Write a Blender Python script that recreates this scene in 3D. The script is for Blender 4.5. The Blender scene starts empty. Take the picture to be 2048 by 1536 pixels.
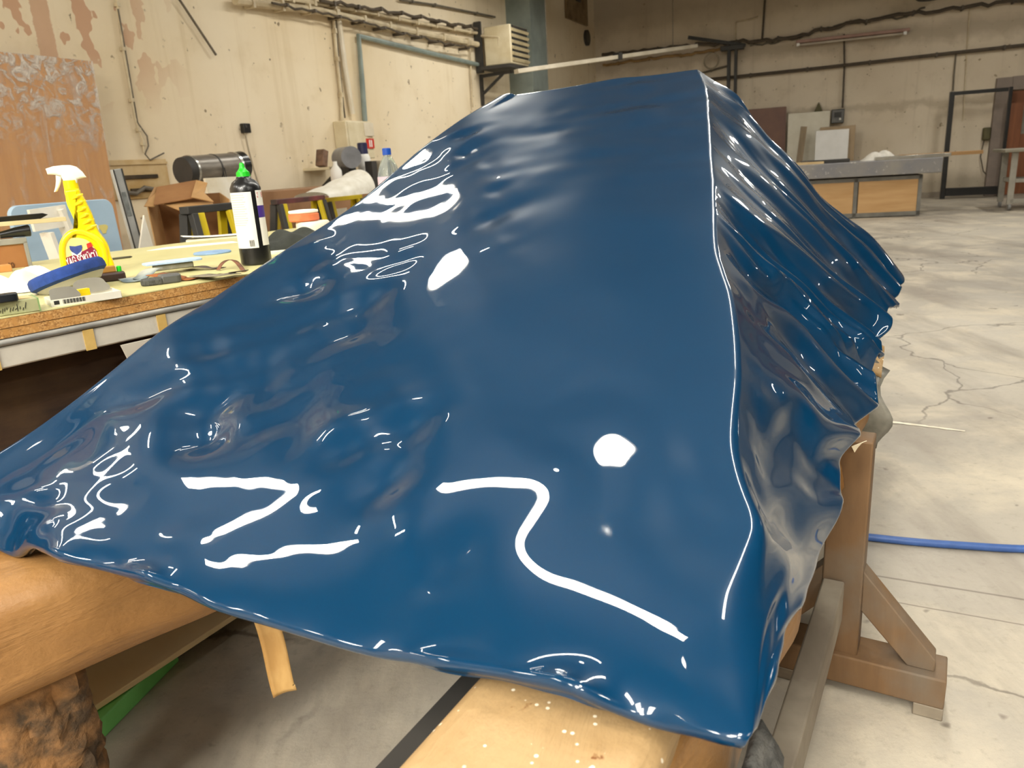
import bpy, bmesh, math, random
import numpy as np
from mathutils import Vector, Matrix
random.seed(7)
rng = np.random.RandomState(11)
C = bpy.context.scene.collection
PI = math.pi

# ------------------------------------------------------------------ camera
F, HC = 1500.0, 1.25
_down = np.array([326., -5130., -1500.]); _down /= np.linalg.norm(_down)
_up = -_down
_f = np.array([0, 0, -1.]); _Y = _f - _up*(_f@_up); _Y /= np.linalg.norm(_Y)
_X = np.cross(_Y, _up)
RC = np.array([_X, _Y, _up])
O = np.array([0, 0, HC])
cd = bpy.data.cameras.new('camera'); cam = bpy.data.objects.new('camera', cd); C.objects.link(cam)
cam.matrix_world = Matrix.Translation(Vector(O)) @ Matrix(RC.tolist()).to_4x4()
cd.sensor_width = 36.0; cd.lens = F/2048*36; cd.clip_start = .02; cd.clip_end = 200
cd.dof.use_dof = True; cd.dof.focus_distance = 1.5; cd.dof.aperture_fstop = 8.0
bpy.context.scene.camera = cam

def ray(px, py):
    d = RC @ np.array([(px-1024)/F, -(py-768)/F, -1.0]); return d/np.linalg.norm(d)
def onz(px, py, z):
    d = ray(px, py); return O + d*((z-HC)/d[2])
def aty(px, py, y):
    d = ray(px, py); return O + d*(y/d[1])
def onplane(px, py, c, n):
    d = ray(px, py); return O + d*(((np.array(c)-O)@n)/(d@n))
def proj(P):
    c = (np.asarray(P, float)-O) @ RC
    return 1024 + F*c[..., 0]/-c[..., 2], 768 - F*c[..., 1]/-c[..., 2]
def mpp(p):                      # metres per picture pixel at a point
    return float((np.asarray(p)-O) @ RC[:, 2]*-1)/F

# ------------------------------------------------------------------ materials
def lin(h):
    if isinstance(h, str):
        h = [int(h[i:i+2], 16)/255 for i in (0, 2, 4)]
    return tuple((c/12.92 if c <= .04045 else ((c+.055)/1.055)**2.4) for c in h) + (1.0,)
MATS = {}
def new_mat(name):
    m = bpy.data.materials.new(name); m.use_nodes = True
    nt = m.node_tree; nt.nodes.clear()
    out = nt.nodes.new('ShaderNodeOutputMaterial'); b = nt.nodes.new('ShaderNodeBsdfPrincipled')
    nt.links.new(b.outputs[0], out.inputs[0])
    return m, nt, b
class NT:
    """small node helper"""
    def __init__(s, nt): s.nt = nt
    def n(s, t, **kw):
        x = s.nt.nodes.new('ShaderNode'+t)
        for k, v in kw.items(): setattr(x, k, v)
        return x
    def link(s, a, b): s.nt.links.new(a, b)
    def val(s, sock, v):
        if hasattr(v, 'is_output') or isinstance(v, bpy.types.NodeSocket): s.link(v, sock)
        else: sock.default_value = v
    def math(s, op, a, b=None, c=None, clamp=False):
        x = s.n('Math', operation=op, use_clamp=clamp)
        s.val(x.inputs[0], a)
        if b is not None: s.val(x.inputs[1], b)
        if c is not None: s.val(x.inputs[2], c)
        return x.outputs[0]
    def mix(s, f, a, b, mode='MIX'):
        x = s.n('Mix', data_type='RGBA', blend_type=mode)
        s.val(x.inputs[0], f); s.val(x.inputs[6], a); s.val(x.inputs[7], b)
        return x.outputs[2]
    def coords(s, scale=(1, 1, 1), kind='Object', loc=(0, 0, 0)):
        tc = s.n('TexCoord'); mp = s.n('Mapping'); mp.inputs['Scale'].default_value = scale; mp.inputs['Location'].default_value = loc
        s.link(tc.outputs[kind], mp.inputs['Vector']); return mp.outputs[0]
    def noise(s, vec, scale, detail=4, rough=.55, dist=0):
        x = s.n('TexNoise'); s.link(vec, x.inputs['Vector']); x.inputs['Scale'].default_value = scale
        x.inputs['Detail'].default_value = detail; x.inputs['Roughness'].default_value = rough; x.inputs['Distortion'].default_value = dist
        return x.outputs[0]
    def voro(s, vec, scale, feature='F1', out=0, rnd=1.0):
        x = s.n('TexVoronoi', feature=feature); s.link(vec, x.inputs['Vector']); x.inputs['Scale'].default_value = scale
        x.inputs['Randomness'].default_value = rnd
        return x.outputs[out]
    def ramp(s, f, lo, hi, a=0.0, b=1.0):
        x = s.n('MapRange', clamp=True); s.val(x.inputs[0], f)
        for i, v in zip((1, 2, 3, 4), (lo, hi, a, b)): x.inputs[i].default_value = v
        return x.outputs[0]
    def bump(s, h, strength, dist=.01):
        x = s.n('Bump'); x.inputs['Strength'].default_value = strength; x.inputs['Distance'].default_value = dist
        s.link(h, x.inputs['Height']); return x.outputs[0]
def M(name, c1, c2=None, scale=8, rough=.6, metal=0, stretch=(1, 1, 1), lo=.35, hi=.65, bump=0, detail=5, coat=0, trans=0, alpha=1, spec=.5, emit=None, estr=1, bscale=None):
    if name in MATS: return MATS[name]
    m, nt, b = new_mat(name); h = NT(nt)
    b.inputs['Roughness'].default_value = rough; b.inputs['Metallic'].default_value = metal
    b.inputs['Coat Weight'].default_value = coat; b.inputs['Transmission Weight'].default_value = trans
    b.inputs['Alpha'].default_value = alpha; b.inputs['Specular IOR Level'].default_value = spec
    if emit:
        b.inputs['Emission Color'].default_value = lin(emit); b.inputs['Emission Strength'].default_value = estr
    v = h.coords(stretch)
    nz = h.noise(v, scale, detail)
    h.link(h.mix(h.ramp(nz, lo, hi), lin(c1), lin(c2 or c1)), b.inputs['Base Color'])
    if bump:
        h.link(h.bump(h.noise(v, bscale or scale*2, 6), bump), b.inputs['Normal'])
    MATS[name] = m; return m
def woodmat(name, c1, c2, stretch=(1, 8, 8), scale=3, rough=.6, coat=0, dirt=None):
    if name in MATS: return MATS[name]
    m, nt, b = new_mat(name); h = NT(nt)
    v = h.coords(stretch)
    a = h.noise(v, scale, 8, .65, .6); c = h.noise(h.coords(), 4, 5)
    col = h.mix(h.ramp(a, .3, .7), lin(c1), lin(c2))
    if dirt: col = h.mix(h.ramp(c, .45, .75, 0, .8), col, lin(dirt))
    h.link(col, b.inputs['Base Color']); b.inputs['Roughness'].default_value = rough; b.inputs['Coat Weight'].default_value = coat
    h.link(h.bump(a, .25, .004), b.inputs['Normal'])
    MATS[name] = m; return m

# ------------------------------------------------------------------ geometry helpers
class MB:
    def __init__(s): s.v = []; s.f = []
    def add(s, vs, fs):
        k = len(s.v); s.v += [tuple(map(float, p)) for p in vs]; s.f += [tuple(i+k for i in f) for f in fs]; return s
    def box(s, c, d, rz=0, ry=0, rx=0):
        m = Matrix.Rotation(rz, 3, 'Z') @ Matrix.Rotation(ry, 3, 'Y') @ Matrix.Rotation(rx, 3, 'X')
        vs = []
        for z in (-.5, .5):
            for x, y in ((-.5, -.5), (.5, -.5), (.5, .5), (-.5, .5)):
                vs.append(Vector(c) + m @ Vector((x*d[0], y*d[1], z*d[2])))
        return s.add(vs, [(3, 2, 1, 0), (4, 5, 6, 7), (0, 1, 5, 4), (1, 2, 6, 5), (2, 3, 7, 6), (3, 0, 4, 7)])
    def bar(s, a, b, w, h, upv=(0, 0, 1)):            # square bar from a to b
        a, b = Vector(a), Vector(b); t = (b-a).normalized(); sd = t.cross(Vector(upv))
        if sd.length < 1e-4: sd = t.cross(Vector((1, 0, 0)))
        sd.normalize(); u = sd.cross(t)
        vs = []
        for p in (a, b):
            for x, y in ((-.5, -.5), (.5, -.5), (.5, .5), (-.5, .5)): vs.append(p + sd*x*w + u*y*h)
        return s.add(vs, [(0, 1, 2, 3), (7, 6, 5, 4), (4, 5, 1, 0), (5, 6, 2, 1), (6, 7, 3, 2), (7, 4, 0, 3)])
    def tube(s, pts, r, n=8, cap=True):
        pts = [Vector(p) for p in pts]; rs = r if isinstance(r, (list, tuple)) else [r]*len(pts)
        t0 = (pts[1]-pts[0]).normalized(); sd = t0.cross(Vector((0, 0, 1)))
        if sd.length < 1e-3: sd = t0.cross(Vector((1, 0, 0)))
        sd.normalize(); vs = []
        for i, p in enumerate(pts):
            t = (pts[min(i+1, len(pts)-1)]-pts[max(i-1, 0)]).normalized()
            sd = (sd - t*sd.dot(t)).normalized(); u = t.cross(sd)
            for k in range(n):
                a = 2*PI*k/n; vs.append(p + (sd*math.cos(a)+u*math.sin(a))*rs[i])
        fs = []
        for i in range(len(pts)-1):
            for k in range(n):
                fs.append((i*n+k, i*n+(k+1) % n, (i+1)*n+(k+1) % n, (i+1)*n+k))
        if cap: fs += [tuple(range(n))[::-1], tuple(range((len(pts)-1)*n, len(pts)*n))]
        return s.add(vs, fs)
    def lathe(s, prof, n=24, c=(0, 0, 0), sy=1.0):
        vs = []; fs = []
        for r, z in prof:
            for k in range(n):
                a = 2*PI*k/n; vs.append((c[0]+r*math.cos(a), c[1]+r*sy*math.sin(a), c[2]+z))
        for i in range(len(prof)-1):
            for k in range(n): fs.append((i*n+k, i*n+(k+1) % n, (i+1)*n+(k+1) % n, (i+1)*n+k))
        fs += [tuple(range(n))[::-1], tuple(range((len(prof)-1)*n, len(prof)*n))]
        return s.add(vs, fs)
    def prism(s, poly, y0, y1):                        # polygon in x,z extruded along y
        n = len(poly); ar = sum(poly[i][0]*poly[(i+1) % n][1]-poly[(i+1) % n][0]*poly[i][1] for i in range(n))
        if ar < 0: poly = poly[::-1]
        vs = [(x, y0, z) for x, z in poly] + [(x, y1, z) for x, z in poly]
        fs = [tuple(range(n)), tuple(range(n, 2*n))[::-1]] + [((i+1) % n, i, n+i, n+(i+1) % n) for i in range(n)]
        return s.add(vs, fs)
    def flat(s, poly, z0, z1):                         # polygon in x,y extruded along z
        n = len(poly); ar = sum(poly[i][0]*poly[(i+1) % n][1]-poly[(i+1) % n][0]*poly[i][1] for i in range(n))
        if ar < 0: poly = poly[::-1]
        vs = [(x, y, z0) for x, y in poly] + [(x, y, z1) for x, y in poly]
        fs = [tuple(range(n))[::-1], tuple(range(n, 2*n))] + [(i, (i+1) % n, n+(i+1) % n, n+i) for i in range(n)]
        return s.add(vs, fs)
    def grid(s, f, nu, nv):                            # f(u,v)->point
        vs = [f(i/(nu-1), j/(nv-1)) for i in range(nu) for j in range(nv)]
        fs = [(i*nv+j, (i+1)*nv+j, (i+1)*nv+j+1, i*nv+j+1) for i in range(nu-1) for j in range(nv-1)]
        return s.add(vs, fs)
    def build(s, name, mat, parent=None, bevel=0, seg=2, smooth=None, sub=0, solid=0):
        me = bpy.data.meshes.new(name); me.from_pydata(s.v, [], s.f); me.materials.append(mat)
        bm = bmesh.new(); bm.from_mesh(me); bmesh.ops.recalc_face_normals(bm, faces=bm.faces); bm.to_mesh(me); bm.free()
        o = bpy.data.objects.new(name, me); C.objects.link(o)
        if parent: o.parent = parent
        if solid:
            md = o.modifiers.new('s', 'SOLIDIFY'); md.thickness = solid; md.offset = 0
        if bevel:
            md = o.modifiers.new('b', 'BEVEL'); md.width = bevel; md.segments = seg; md.limit_method = 'ANGLE'; md.angle_limit = .6
        if sub:
            md = o.modifiers.new('u', 'SUBSURF'); md.levels = sub; md.render_levels = sub
        if smooth is None: smooth = bool(bevel or sub)
        if smooth:
            me.polygons.foreach_set('use_smooth', [True]*len(me.polygons))
            if not sub:
                try: me.set_sharp_from_angle(angle=.7)
                except Exception: pass
        return o
def tag(o, label, cat, group=None, kind=None):
    if label: o['label'] = label
    if cat: o['category'] = cat
    if group: o['group'] = group
    if kind: o['kind'] = kind
    return o
def thing(name, loc, rz, label, cat, group=None, rx=0, ry=0):
    o = bpy.data.objects.new(name, None); C.objects.link(o); o.empty_display_size = .05
    o.location = tuple(map(float, loc)); o.rotation_euler = (rx, ry, rz); return tag(o, label, cat, group)
def dup(root, loc=None, rz=None, label=None):
    r = root.copy(); C.objects.link(r)
    if loc is not None: r.location = tuple(map(float, loc))
    if rz is not None: r.rotation_euler = (r.rotation_euler[0], r.rotation_euler[1], rz)
    if label: r['label'] = label
    for ch in [o for o in C.objects if o.parent == root]:
        c = ch.copy(); C.objects.link(c); c.parent = r
        for g in [o for o in C.objects if o.parent == ch]:
            d = g.copy(); C.objects.link(d); d.parent = c
    return r
def struct(o): o['kind'] = 'structure'; return o
def face_cam(p):                                       # rotation so that local -y looks towards the camera
    return -math.atan2(p[0], p[1])
def text(name, s, size, mat, parent, loc, rot=(PI/2, 0, 0), sx=1.0, shear=0, bold=0):
    cu = bpy.data.curves.new(name, 'FONT'); cu.body = s; cu.size = size; cu.extrude = .0004; cu.shear = shear; cu.offset = bold
    cu.align_x = 'LEFT'; cu.resolution_u = 3
    tmp = bpy.data.objects.new(name, cu); C.objects.link(tmp); dg = bpy.context.evaluated_depsgraph_get(); dg.update()
    me = bpy.data.meshes.new_from_object(tmp.evaluated_get(dg)); bpy.data.objects.remove(tmp); bpy.data.curves.remove(cu)
    me.materials.clear(); me.materials.append(mat); me.name = name
    o = bpy.data.objects.new(name, me); C.objects.link(o); o.parent = parent; o.location = loc; o.rotation_euler = rot; o.scale = (sx, 1, 1)
    return o
def catmull(pts, step=None, n=None):
    P = np.array(pts, float); out = []
    Q = np.vstack([2*P[0]-P[1], P, 2*P[-1]-P[-2]])
    for i in range(1, len(Q)-2):
        for t in np.linspace(0, 1, 16, endpoint=False):
            a, b, c, d = Q[i-1], Q[i], Q[i+1], Q[i+2]
            out.append(.5*((2*b)+(c-a)*t+(2*a-5*b+4*c-d)*t*t+(3*b-a-3*c+d)*t**3))
    out.append(P[-1]); out = np.array(out)
    L = np.r_[0, np.cumsum(np.linalg.norm(np.diff(out, axis=0), axis=1))]
    k = n or max(2, int(L[-1]/step)+1)
    s = np.linspace(0, L[-1], k)
    return np.stack([np.interp(s, L, out[:, j]) for j in range(P.shape[1])], 1)

m_white = M('white_enamel', 'e8e6e0', rough=.4)
# ------------------------------------------------------------------ room shell
CR = np.array([2.5, 19.5, 0.0])
aL, aB = math.radians(26), math.radians(112)
dL = np.array([math.sin(aL), math.cos(aL), 0]); nL = np.array([dL[1], -dL[0], 0])       # along wall_left towards the corner, into the room
dB = np.array([math.sin(aB), math.cos(aB), 0]); nB = np.array([dB[1], -dB[0], 0])
rL = math.atan2(dL[1], dL[0]); rB = math.atan2(dB[1], dB[0])
def LW(px, py, off=0.0):                               # point on the left wall seen at a pixel
    return onplane(px, py, CR+nL*off, nL)
def BW(px, py, off=0.0):
    return onplane(px, py, CR+nB*off, nB)
LENL, LENB, HT = 27.0, 22.0, 5.2

def plaster(name, base, dark, stain, peel=None, dirt_top=None):
    m, nt, b = new_mat(name); h = NT(nt)
    v = h.coords()
    sx = h.n('SeparateXYZ'); h.link(v, sx.inputs[0]); X, Z = sx.outputs[0], sx.outputs[2]
    big = h.noise(v, .55, 5); mid = h.noise(v, 2.2, 7, .65); fine = h.noise(v, 16, 8, .7)
    col = h.mix(h.ramp(big, .38, .68), lin(base), lin(dark))
    col = h.mix(h.ramp(mid, .55, .75, 0, .35), col, lin(stain))
    # drips and streaks running down the wall
    st = h.noise(h.coords((3.2, 3.2, .16)), 1.6, 6, .6)
    col = h.mix(h.ramp(st, .56, .75, 0, .5), col, lin(stain))
    # speckles and chips
    ch = h.noise(v, 9, 3, .5); col = h.mix(h.math('MULTIPLY', h.ramp(ch, .66, .69), h.ramp(mid, .48, .56)), col, lin('8c7a5f'))
    ck = h.voro(h.coords((1, 1, 1)), 7.0, 'F1'); col = h.mix(h.math('MULTIPLY', h.ramp(ck, .10, .07), h.ramp(h.noise(v, 1.1, 2), .54, .60)), col, lin('75664e'))
    if peel:
        pn = h.noise(h.coords((1, 1, .75), loc=(3.3, 0, 1.7)), 3.4, 3, .45)
        zone = h.math('MULTIPLY', h.ramp(X, -12.6, -13.4), h.ramp(Z, 1.9, 2.4))
        pk = h.math('MULTIPLY', h.ramp(pn, .555, .562), zone)
        col = h.mix(pk, col, lin(peel))
        band = h.math('SUBTRACT', X, stripe_s); band = h.math('ADD', band, h.math('MULTIPLY', h.math('SUBTRACT', fine, .5), .06))  # one upright reddish band, same colour as the peeled patches
        bk = h.math('MULTIPLY', h.ramp(h.math('ABSOLUTE', band), .085, .075), h.ramp(Z, 1.2, 1.3))
        col = h.mix(h.math('MULTIPLY', bk, .85), col, lin(peel))
    if dirt_top:
        for z0, z1, w, k in dirt_top:
            zz = h.math('ADD', Z, h.math('MULTIPLY', h.math('SUBTRACT', mid, .5), .5))
            bnd = h.ramp(h.math('ABSOLUTE', h.math('SUBTRACT', zz, z0)), z1, z1*.3)
            col = h.mix(h.math('MULTIPLY', bnd, k), col, lin(w))
    h.link(col, b.inputs['Base Color']); b.inputs['Roughness'].default_value = .75
    h.link(h.bump(fine, .25, .01), b.inputs['Normal'])
    return m
stripe_s = float((LW(88, 60)-CR) @ dL)
m_wl = plaster('plaster_left', 'ebdcc0', 'decba9', 'c9b38b', peel='c79f7f')
m_wb = plaster('plaster_back', 'd6c8b2', 'c7b79f', 'a99a83', dirt_top=[(.2, .4, '8f826d', .6), (1.95, .12, '9d8d76', .5), (3.35, .25, '9c8d78', .6), (4.6, .6, '8d7e6b', .5)])
m_ws = plaster('plaster_plain', 'dcd2c0', 'cec3ae', 'bbae97')

def wall(name, org, rz, x0, x1, mat, z1=HT):
    o = MB().box(((x0+x1)/2, .1, z1/2-.02), (abs(x1-x0), .2, z1+.04)).build(name, mat)
    o.location = tuple(org); o.rotation_euler = (0, 0, rz); return struct(o)
wall('wall_left', CR, rL, -LENL, .2, m_wl)
wall('wall_back', CR, rB, -.2, LENB, m_wb)
CR2 = CR + dB*LENB
wall('wall_right', CR2, rL+PI, 0, LENL, m_ws)
CA = CR - dL*LENL
wall('wall_front', CA+dB*LENB, rB+PI, 0, LENB, m_ws)
corners = [CR, CR2, CR2-dL*LENL, CA]
cen = sum(corners)/4

# concrete floor
m, nt, b = new_mat('concrete'); h = NT(nt)
v = h.coords(); nb = h.noise(v, .35, 6, .6); nm_ = h.noise(v, 1.8, 8, .65, .5); nf = h.noise(v, 30, 6, .7); ns = h.noise(h.coords((1, .22, 1)), 2.4, 7, .65)
col = h.mix(h.ramp(nb, .36, .62), lin('b9b0a1'), lin('948b7e'))
col = h.mix(h.ramp(nm_, .46, .66, 0, .7), col, lin('d2c5ae'))
col = h.mix(h.ramp(ns, .50, .68, 0, .6), col, lin('82776a'))
col = h.mix(h.ramp(nf, .55, .75, 0, .35), col, lin('6f6557'))
spk = h.noise(v, 7, 3); col = h.mix(h.ramp(spk, .69, .73, 0, .7), col, lin('5d5247'))
# cracks: borders of warped cells, broken up by a mask
wv = h.n('VectorMath', operation='ADD'); nv = h.n('TexNoise'); h.link(v, nv.inputs['Vector']); nv.inputs['Scale'].default_value = 1.4; nv.inputs['Detail'].default_value = 8
sc_ = h.n('VectorMath', operation='SCALE'); h.link(nv.outputs[1], sc_.inputs[0]); sc_.inputs['Scale'].default_value = .7
h.link(v, wv.inputs[0]); h.link(sc_.outputs[0], wv.inputs[1])
ce = h.voro(wv.outputs[0], .75, 'DISTANCE_TO_EDGE')
crk = h.math('MULTIPLY', h.ramp(ce, .007, .002), h.ramp(h.noise(v, .6, 3), .42, .5))
col = h.mix(h.math('MULTIPLY', crk, .6), col, lin('4b4238'))
# the two saw-cut joints right of the trestle
sx = h.n('SeparateXYZ'); h.link(v, sx.inputs[0])
def joint(p, q, w):
    p, q = np.array(p[:2]), np.array(q[:2]); t = (q-p)/np.linalg.norm(q-p); n = np.array([-t[1], t[0]])
    d = h.math('ADD', h.math('MULTIPLY', sx.outputs[0], float(n[0])), h.math('MULTIPLY', sx.outputs[1], float(n[1])))
    d = h.math('SUBTRACT', d, float(p@n)); d = h.math('ADD', d, h.math('MULTIPLY', h.math('SUBTRACT', nm_, .5), .02))
    return h.ramp(h.math('ABSOLUTE', d), w, w*.4)
for a_, b_, w_ in (((1720, 1147), (2048, 1200), .006), ((1740, 1195), (2048, 1250), .004)):
    col = h.mix(h.math('MULTIPLY', joint(onz(*a_, 0), onz(*b_, 0), w_), .6), col, lin('574d41'))
h.link(col, b.inputs['Base Color']); h.link(h.ramp(nm_, .3, .7, .45, .7), b.inputs['Roughness'])
h.link(h.bump(h.noise(v, 14, 9, .7), .35, .01), b.inputs['Normal'])
mb = MB(); mb.flat([(p[0], p[1]) for p in corners], -.1, 0)
struct(mb.build('floor', m))
mb = MB(); mb.flat([(p[0], p[1]) for p in corners], HT, HT+.1)
struct(mb.build('ceiling', M('ceiling_paint', '6c675d', '5d584f', 1.5, .8)))
# ------------------------------------------------------------------ glossy blue panel
ZT = 4.2                                               # height of the lamps
R0 = onz(1500, 1472, .74); L0 = onz(-130, 1010, .76); AP = aty(1395, 138, 3.0); TL = aty(1001, 191, 3.05); HCN = onz(1803, 551, .74); H0 = onz(1516, 1452, .735)
near_px = [(-130, 1010), (-115, 1036), (-90, 1052), (-50, 1064), (0, 1072), (55, 1082), (90, 1103), (140, 1124), (220, 1137), (300, 1147), (350, 1167), (420, 1215), (470, 1236), (560, 1258), (640, 1276), (720, 1289), (820, 1302), (920, 1314), (1000, 1325), (1080, 1340), (1160, 1361), (1240, 1397), (1320, 1435), (1400, 1461), (1460, 1472), (1500, 1472)]
left_px = [(-130, 1010), (-125, 975), (-60, 938), (0, 907), (70, 862), (145, 807), (220, 747), (330, 657), (420, 601), (500, 547), (600, 481), (700, 417), (780, 352), (850, 292), (920, 241), (1001, 191)]
top_px = [(1001, 191), (1012, 188), (1026, 187), (1040, 189), (1160, 170), (1240, 157), (1320, 149), (1395, 138)]
ridge_px = [(1500, 1472), (1502, 1440), (1500, 1400), (1495, 1330), (1494, 1250), (1499, 1180), (1511, 1110), (1522, 1055), (1518, 1020), (1500, 980), (1481, 930), (1471, 880), (1473, 820), (1478, 750), (1476, 690), (1470, 630), (1462, 585), (1446, 540), (1434, 500), (1430, 440), (1428, 380), (1425, 340), (1421, 290), (1416, 220), (1413, 185), (1406, 160), (1395, 138)]
hem_px = [(1516, 1452), (1526, 1415), (1545, 1340), (1570, 1270), (1600, 1200), (1625, 1150), (1645, 1105), (1660, 1060), (1672, 1010), (1680, 975), (1684, 945), (1692, 912), (1699, 890), (1706, 868), (1712, 855), (1728, 832), (1740, 812), (1743, 795), (1742, 765), (1745, 750), (1751, 738), (1752, 719), (1750, 702), (1746, 690), (1758, 681), (1765, 667), (1767, 653), (1769, 642), (1779, 632), (1785, 620), (1782, 609), (1790, 595), (1795, 587), (1795, 574), (1803, 566), (1806, 558), (1803, 551)]
far_px = [(1395, 138), (1426, 161), (1471, 191), (1504, 228), (1532, 262), (1570, 296), (1608, 338), (1644, 386), (1695, 435), (1735, 470), (1771, 513), (1803, 551)]
def along(px, a, b, n=400, n_plane=None):
    """world points of an edge seen at px, lying in the upright plane through a and b (or the given plane)"""
    t = b-a
    nn = np.cross(t, [0, 0, 1.]) if n_plane is None else n_plane
    p = np.array([onplane(x, y, a, nn) for x, y in catmull(px, n=700)])
    s = (p-a)@t/(t@t); o = np.argsort(s); s, p = s[o], p[o]
    S = np.linspace(0, 1, n); q = np.stack([np.interp(S, s, p[:, k]) for k in range(3)], 1)
    q[0], q[-1] = a, b
    k = np.ones(3)/3
    for _ in range(2): q[1:-1] = np.stack([np.convolve(q[:, j], k, 'valid') for j in range(3)], 1)
    return q - (a + S[:, None]*t)                      # offsets from the straight edge
nf_ = np.cross(AP-R0, (L0-R0)); nf_ /= np.linalg.norm(nf_)
if nf_[2] < 0: nf_ = -nf_
ts = np.linspace(0, 1, 400)
e_near = along(near_px[::-1], R0, L0); e_left = along(left_px, L0, TL); e_top = along(top_px[::-1], AP, TL)
e_ridge = along(ridge_px, R0, AP, n_plane=nf_); e_hem = along(hem_px, H0, HCN); e_far = along(far_px, AP, HCN)
def E(e, t): return np.stack([np.interp(t, ts, e[:, k]) for k in range(3)], -1)
def fall(t, w): return np.clip(1-t/w, 0, 1)**2*(1+2*np.clip(t/w, 0, 1))*1.0
def front(U, V):
    en_s = np.stack([np.convolve(np.pad(e_near[:, k], 60, mode='reflect', reflect_type='odd'), np.hanning(81)/np.hanning(81).sum(), 'same')[60:-60] for k in range(3)], 1)
    B = ((1-U)*(1-V))[..., None]*R0 + (U*(1-V))[..., None]*L0 + ((1-U)*V)[..., None]*AP + (U*V)[..., None]*TL
    return (B + E(en_s, U)*fall(V, .30)[..., None] + E(e_near-en_s, U)*fall(V, .035)[..., None] + E(e_top, U)*fall(1-V, .12)[..., None]
            + E(e_ridge, V)*fall(U, .75)[..., None] + E(e_left, V)*fall(1-U, .30)[..., None])
def normals(P):
    a = np.gradient(P, axis=0); b_ = np.gradient(P, axis=1); n = np.cross(a, b_); n /= np.linalg.norm(n, axis=-1, keepdims=True)+1e-12
    return n
# gentle waves of the sheet
def waves(X, Y, wl, n, seed):
    r = np.random.RandomState(seed); z = 0
    for _ in range(n):
        k = 2*PI/(wl*r.uniform(.7, 1.5)); a = r.uniform(0, 2*PI); z = z+np.sin(k*(X*math.cos(a)+Y*math.sin(a))+r.uniform(0, 6.3))
    return z/math.sqrt(n)

# lamps whose reflections wander over the sheet: (ends of the lamp, picture path of its reflection, lamp parameter along the path)
LAMPS = [((-.98, 3.30), (-.02, 1.92)), ((-3.06, 4.0), (-2.92, 3.40)), ((-2.98, 3.10), (-2.10, 2.84)),
         ((-4.32, 3.72), (-3.92, 3.96)), ((-4.55, 3.98), (-4.15, 4.24)), ((-4.82, 4.36), (-4.52, 4.54)),
         ((-4.36, 4.52), (-3.98, 4.66)), ((-5.2, 4.70), (-4.9, 4.85)), ((-1.28, 5.25), (-.78, 5.50)), ((-1.95, 5.70), (-1.65, 5.82)),
         ((-2.0, 6.30), (-.9, 6.55))]
BLOB = (np.array([.02, 3.23, ZT]), [(1230, 900)], 30)

def bspl(x, m):                                        # cubic B-spline basis (and derivative) with m coefficients on [0,1]
    n = m-3; t = np.clip(np.asarray(x, float)*n, 0, n-1e-9); i = t.astype(int); f = t-i
    w = np.stack([(1-f)**3/6, (3*f**3-6*f*f+4)/6, (-3*f**3+3*f*f+3*f+1)/6, f**3/6], -1)
    d = np.stack([-(1-f)**2/2, (9*f*f-12*f)/6, (-9*f*f+6*f+3)/6, f*f/2], -1)*n
    c = np.stack([f*0+1-f, 3*f-2, 1-3*f, f], -1)*n*n
    return i, w, d, c
def basis1(x, m):
    i, w, d, c = bspl(x, m); k = len(x); W = np.zeros((k, m)); D = np.zeros((k, m)); S2 = np.zeros((k, m))
    for j in range(4):
        W[np.arange(k), i+j] = w[:, j]; D[np.arange(k), i+j] = d[:, j]; S2[np.arange(k), i+j] = c[:, j]
    return W, D, S2
MU, MV = 28, 44
GU, GV = 180, 400
us = np.linspace(0, 1, GU); vs = np.linspace(0, 1, GV)**1.25
U, V = np.meshgrid(us, vs, indexing='ij')
S0 = front(U, V)
XX, YY = U*1.05, V*2.5
wv0 = .0022*waves(XX, YY*1.15, .34, 9, 5)*np.clip((V-.24)*4, 0, 1)*np.clip(U*6, .15, 1)*np.clip((.66-U)*6, .12, 1) + .0012*waves(XX, YY, .16, 9, 8)*np.clip((V-.45)*4, 0, 1)*np.clip((.66-U)*6, .05, 1)
# hollow and swell seen across the upper half
def gauss(px, py, ru, rv, a):
    gx, gy = proj(S0); k = np.unravel_index(np.argmin((gx-px)**2+(gy-py)**2), gx.shape)
    return a*np.exp(-((U-U[k])/ru)**2-((V-V[k])/rv)**2)
for g in ((1130, 640, .10, .035, -.0028), (1200, 440, .22, .06, .006), (1000, 480, .16, .05, -.004), (1240, 240, .2, .04, .004), (1050, 270, .16, .03, -.005), (850, 620, .12, .06, .004), (600, 560, .10, .05, -.004)):
    wv0 = wv0+gauss(*g)
N0 = normals(S0)
if N0[GU//2, GV//2, 2] < 0: N0 = -N0
NV = N0[::12, ::16].mean((0, 1)); NV /= np.linalg.norm(NV)
SB = S0 + wv0[..., None]*NV
Wu, _, _ = basis1(us, MU); Wv, _, _ = basis1(vs, MV)
et = np.clip((1-us)/.17, 0, 1); Wu = (et*et*(3-2*et))[:, None]*Wu        # the left border keeps its own line
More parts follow.
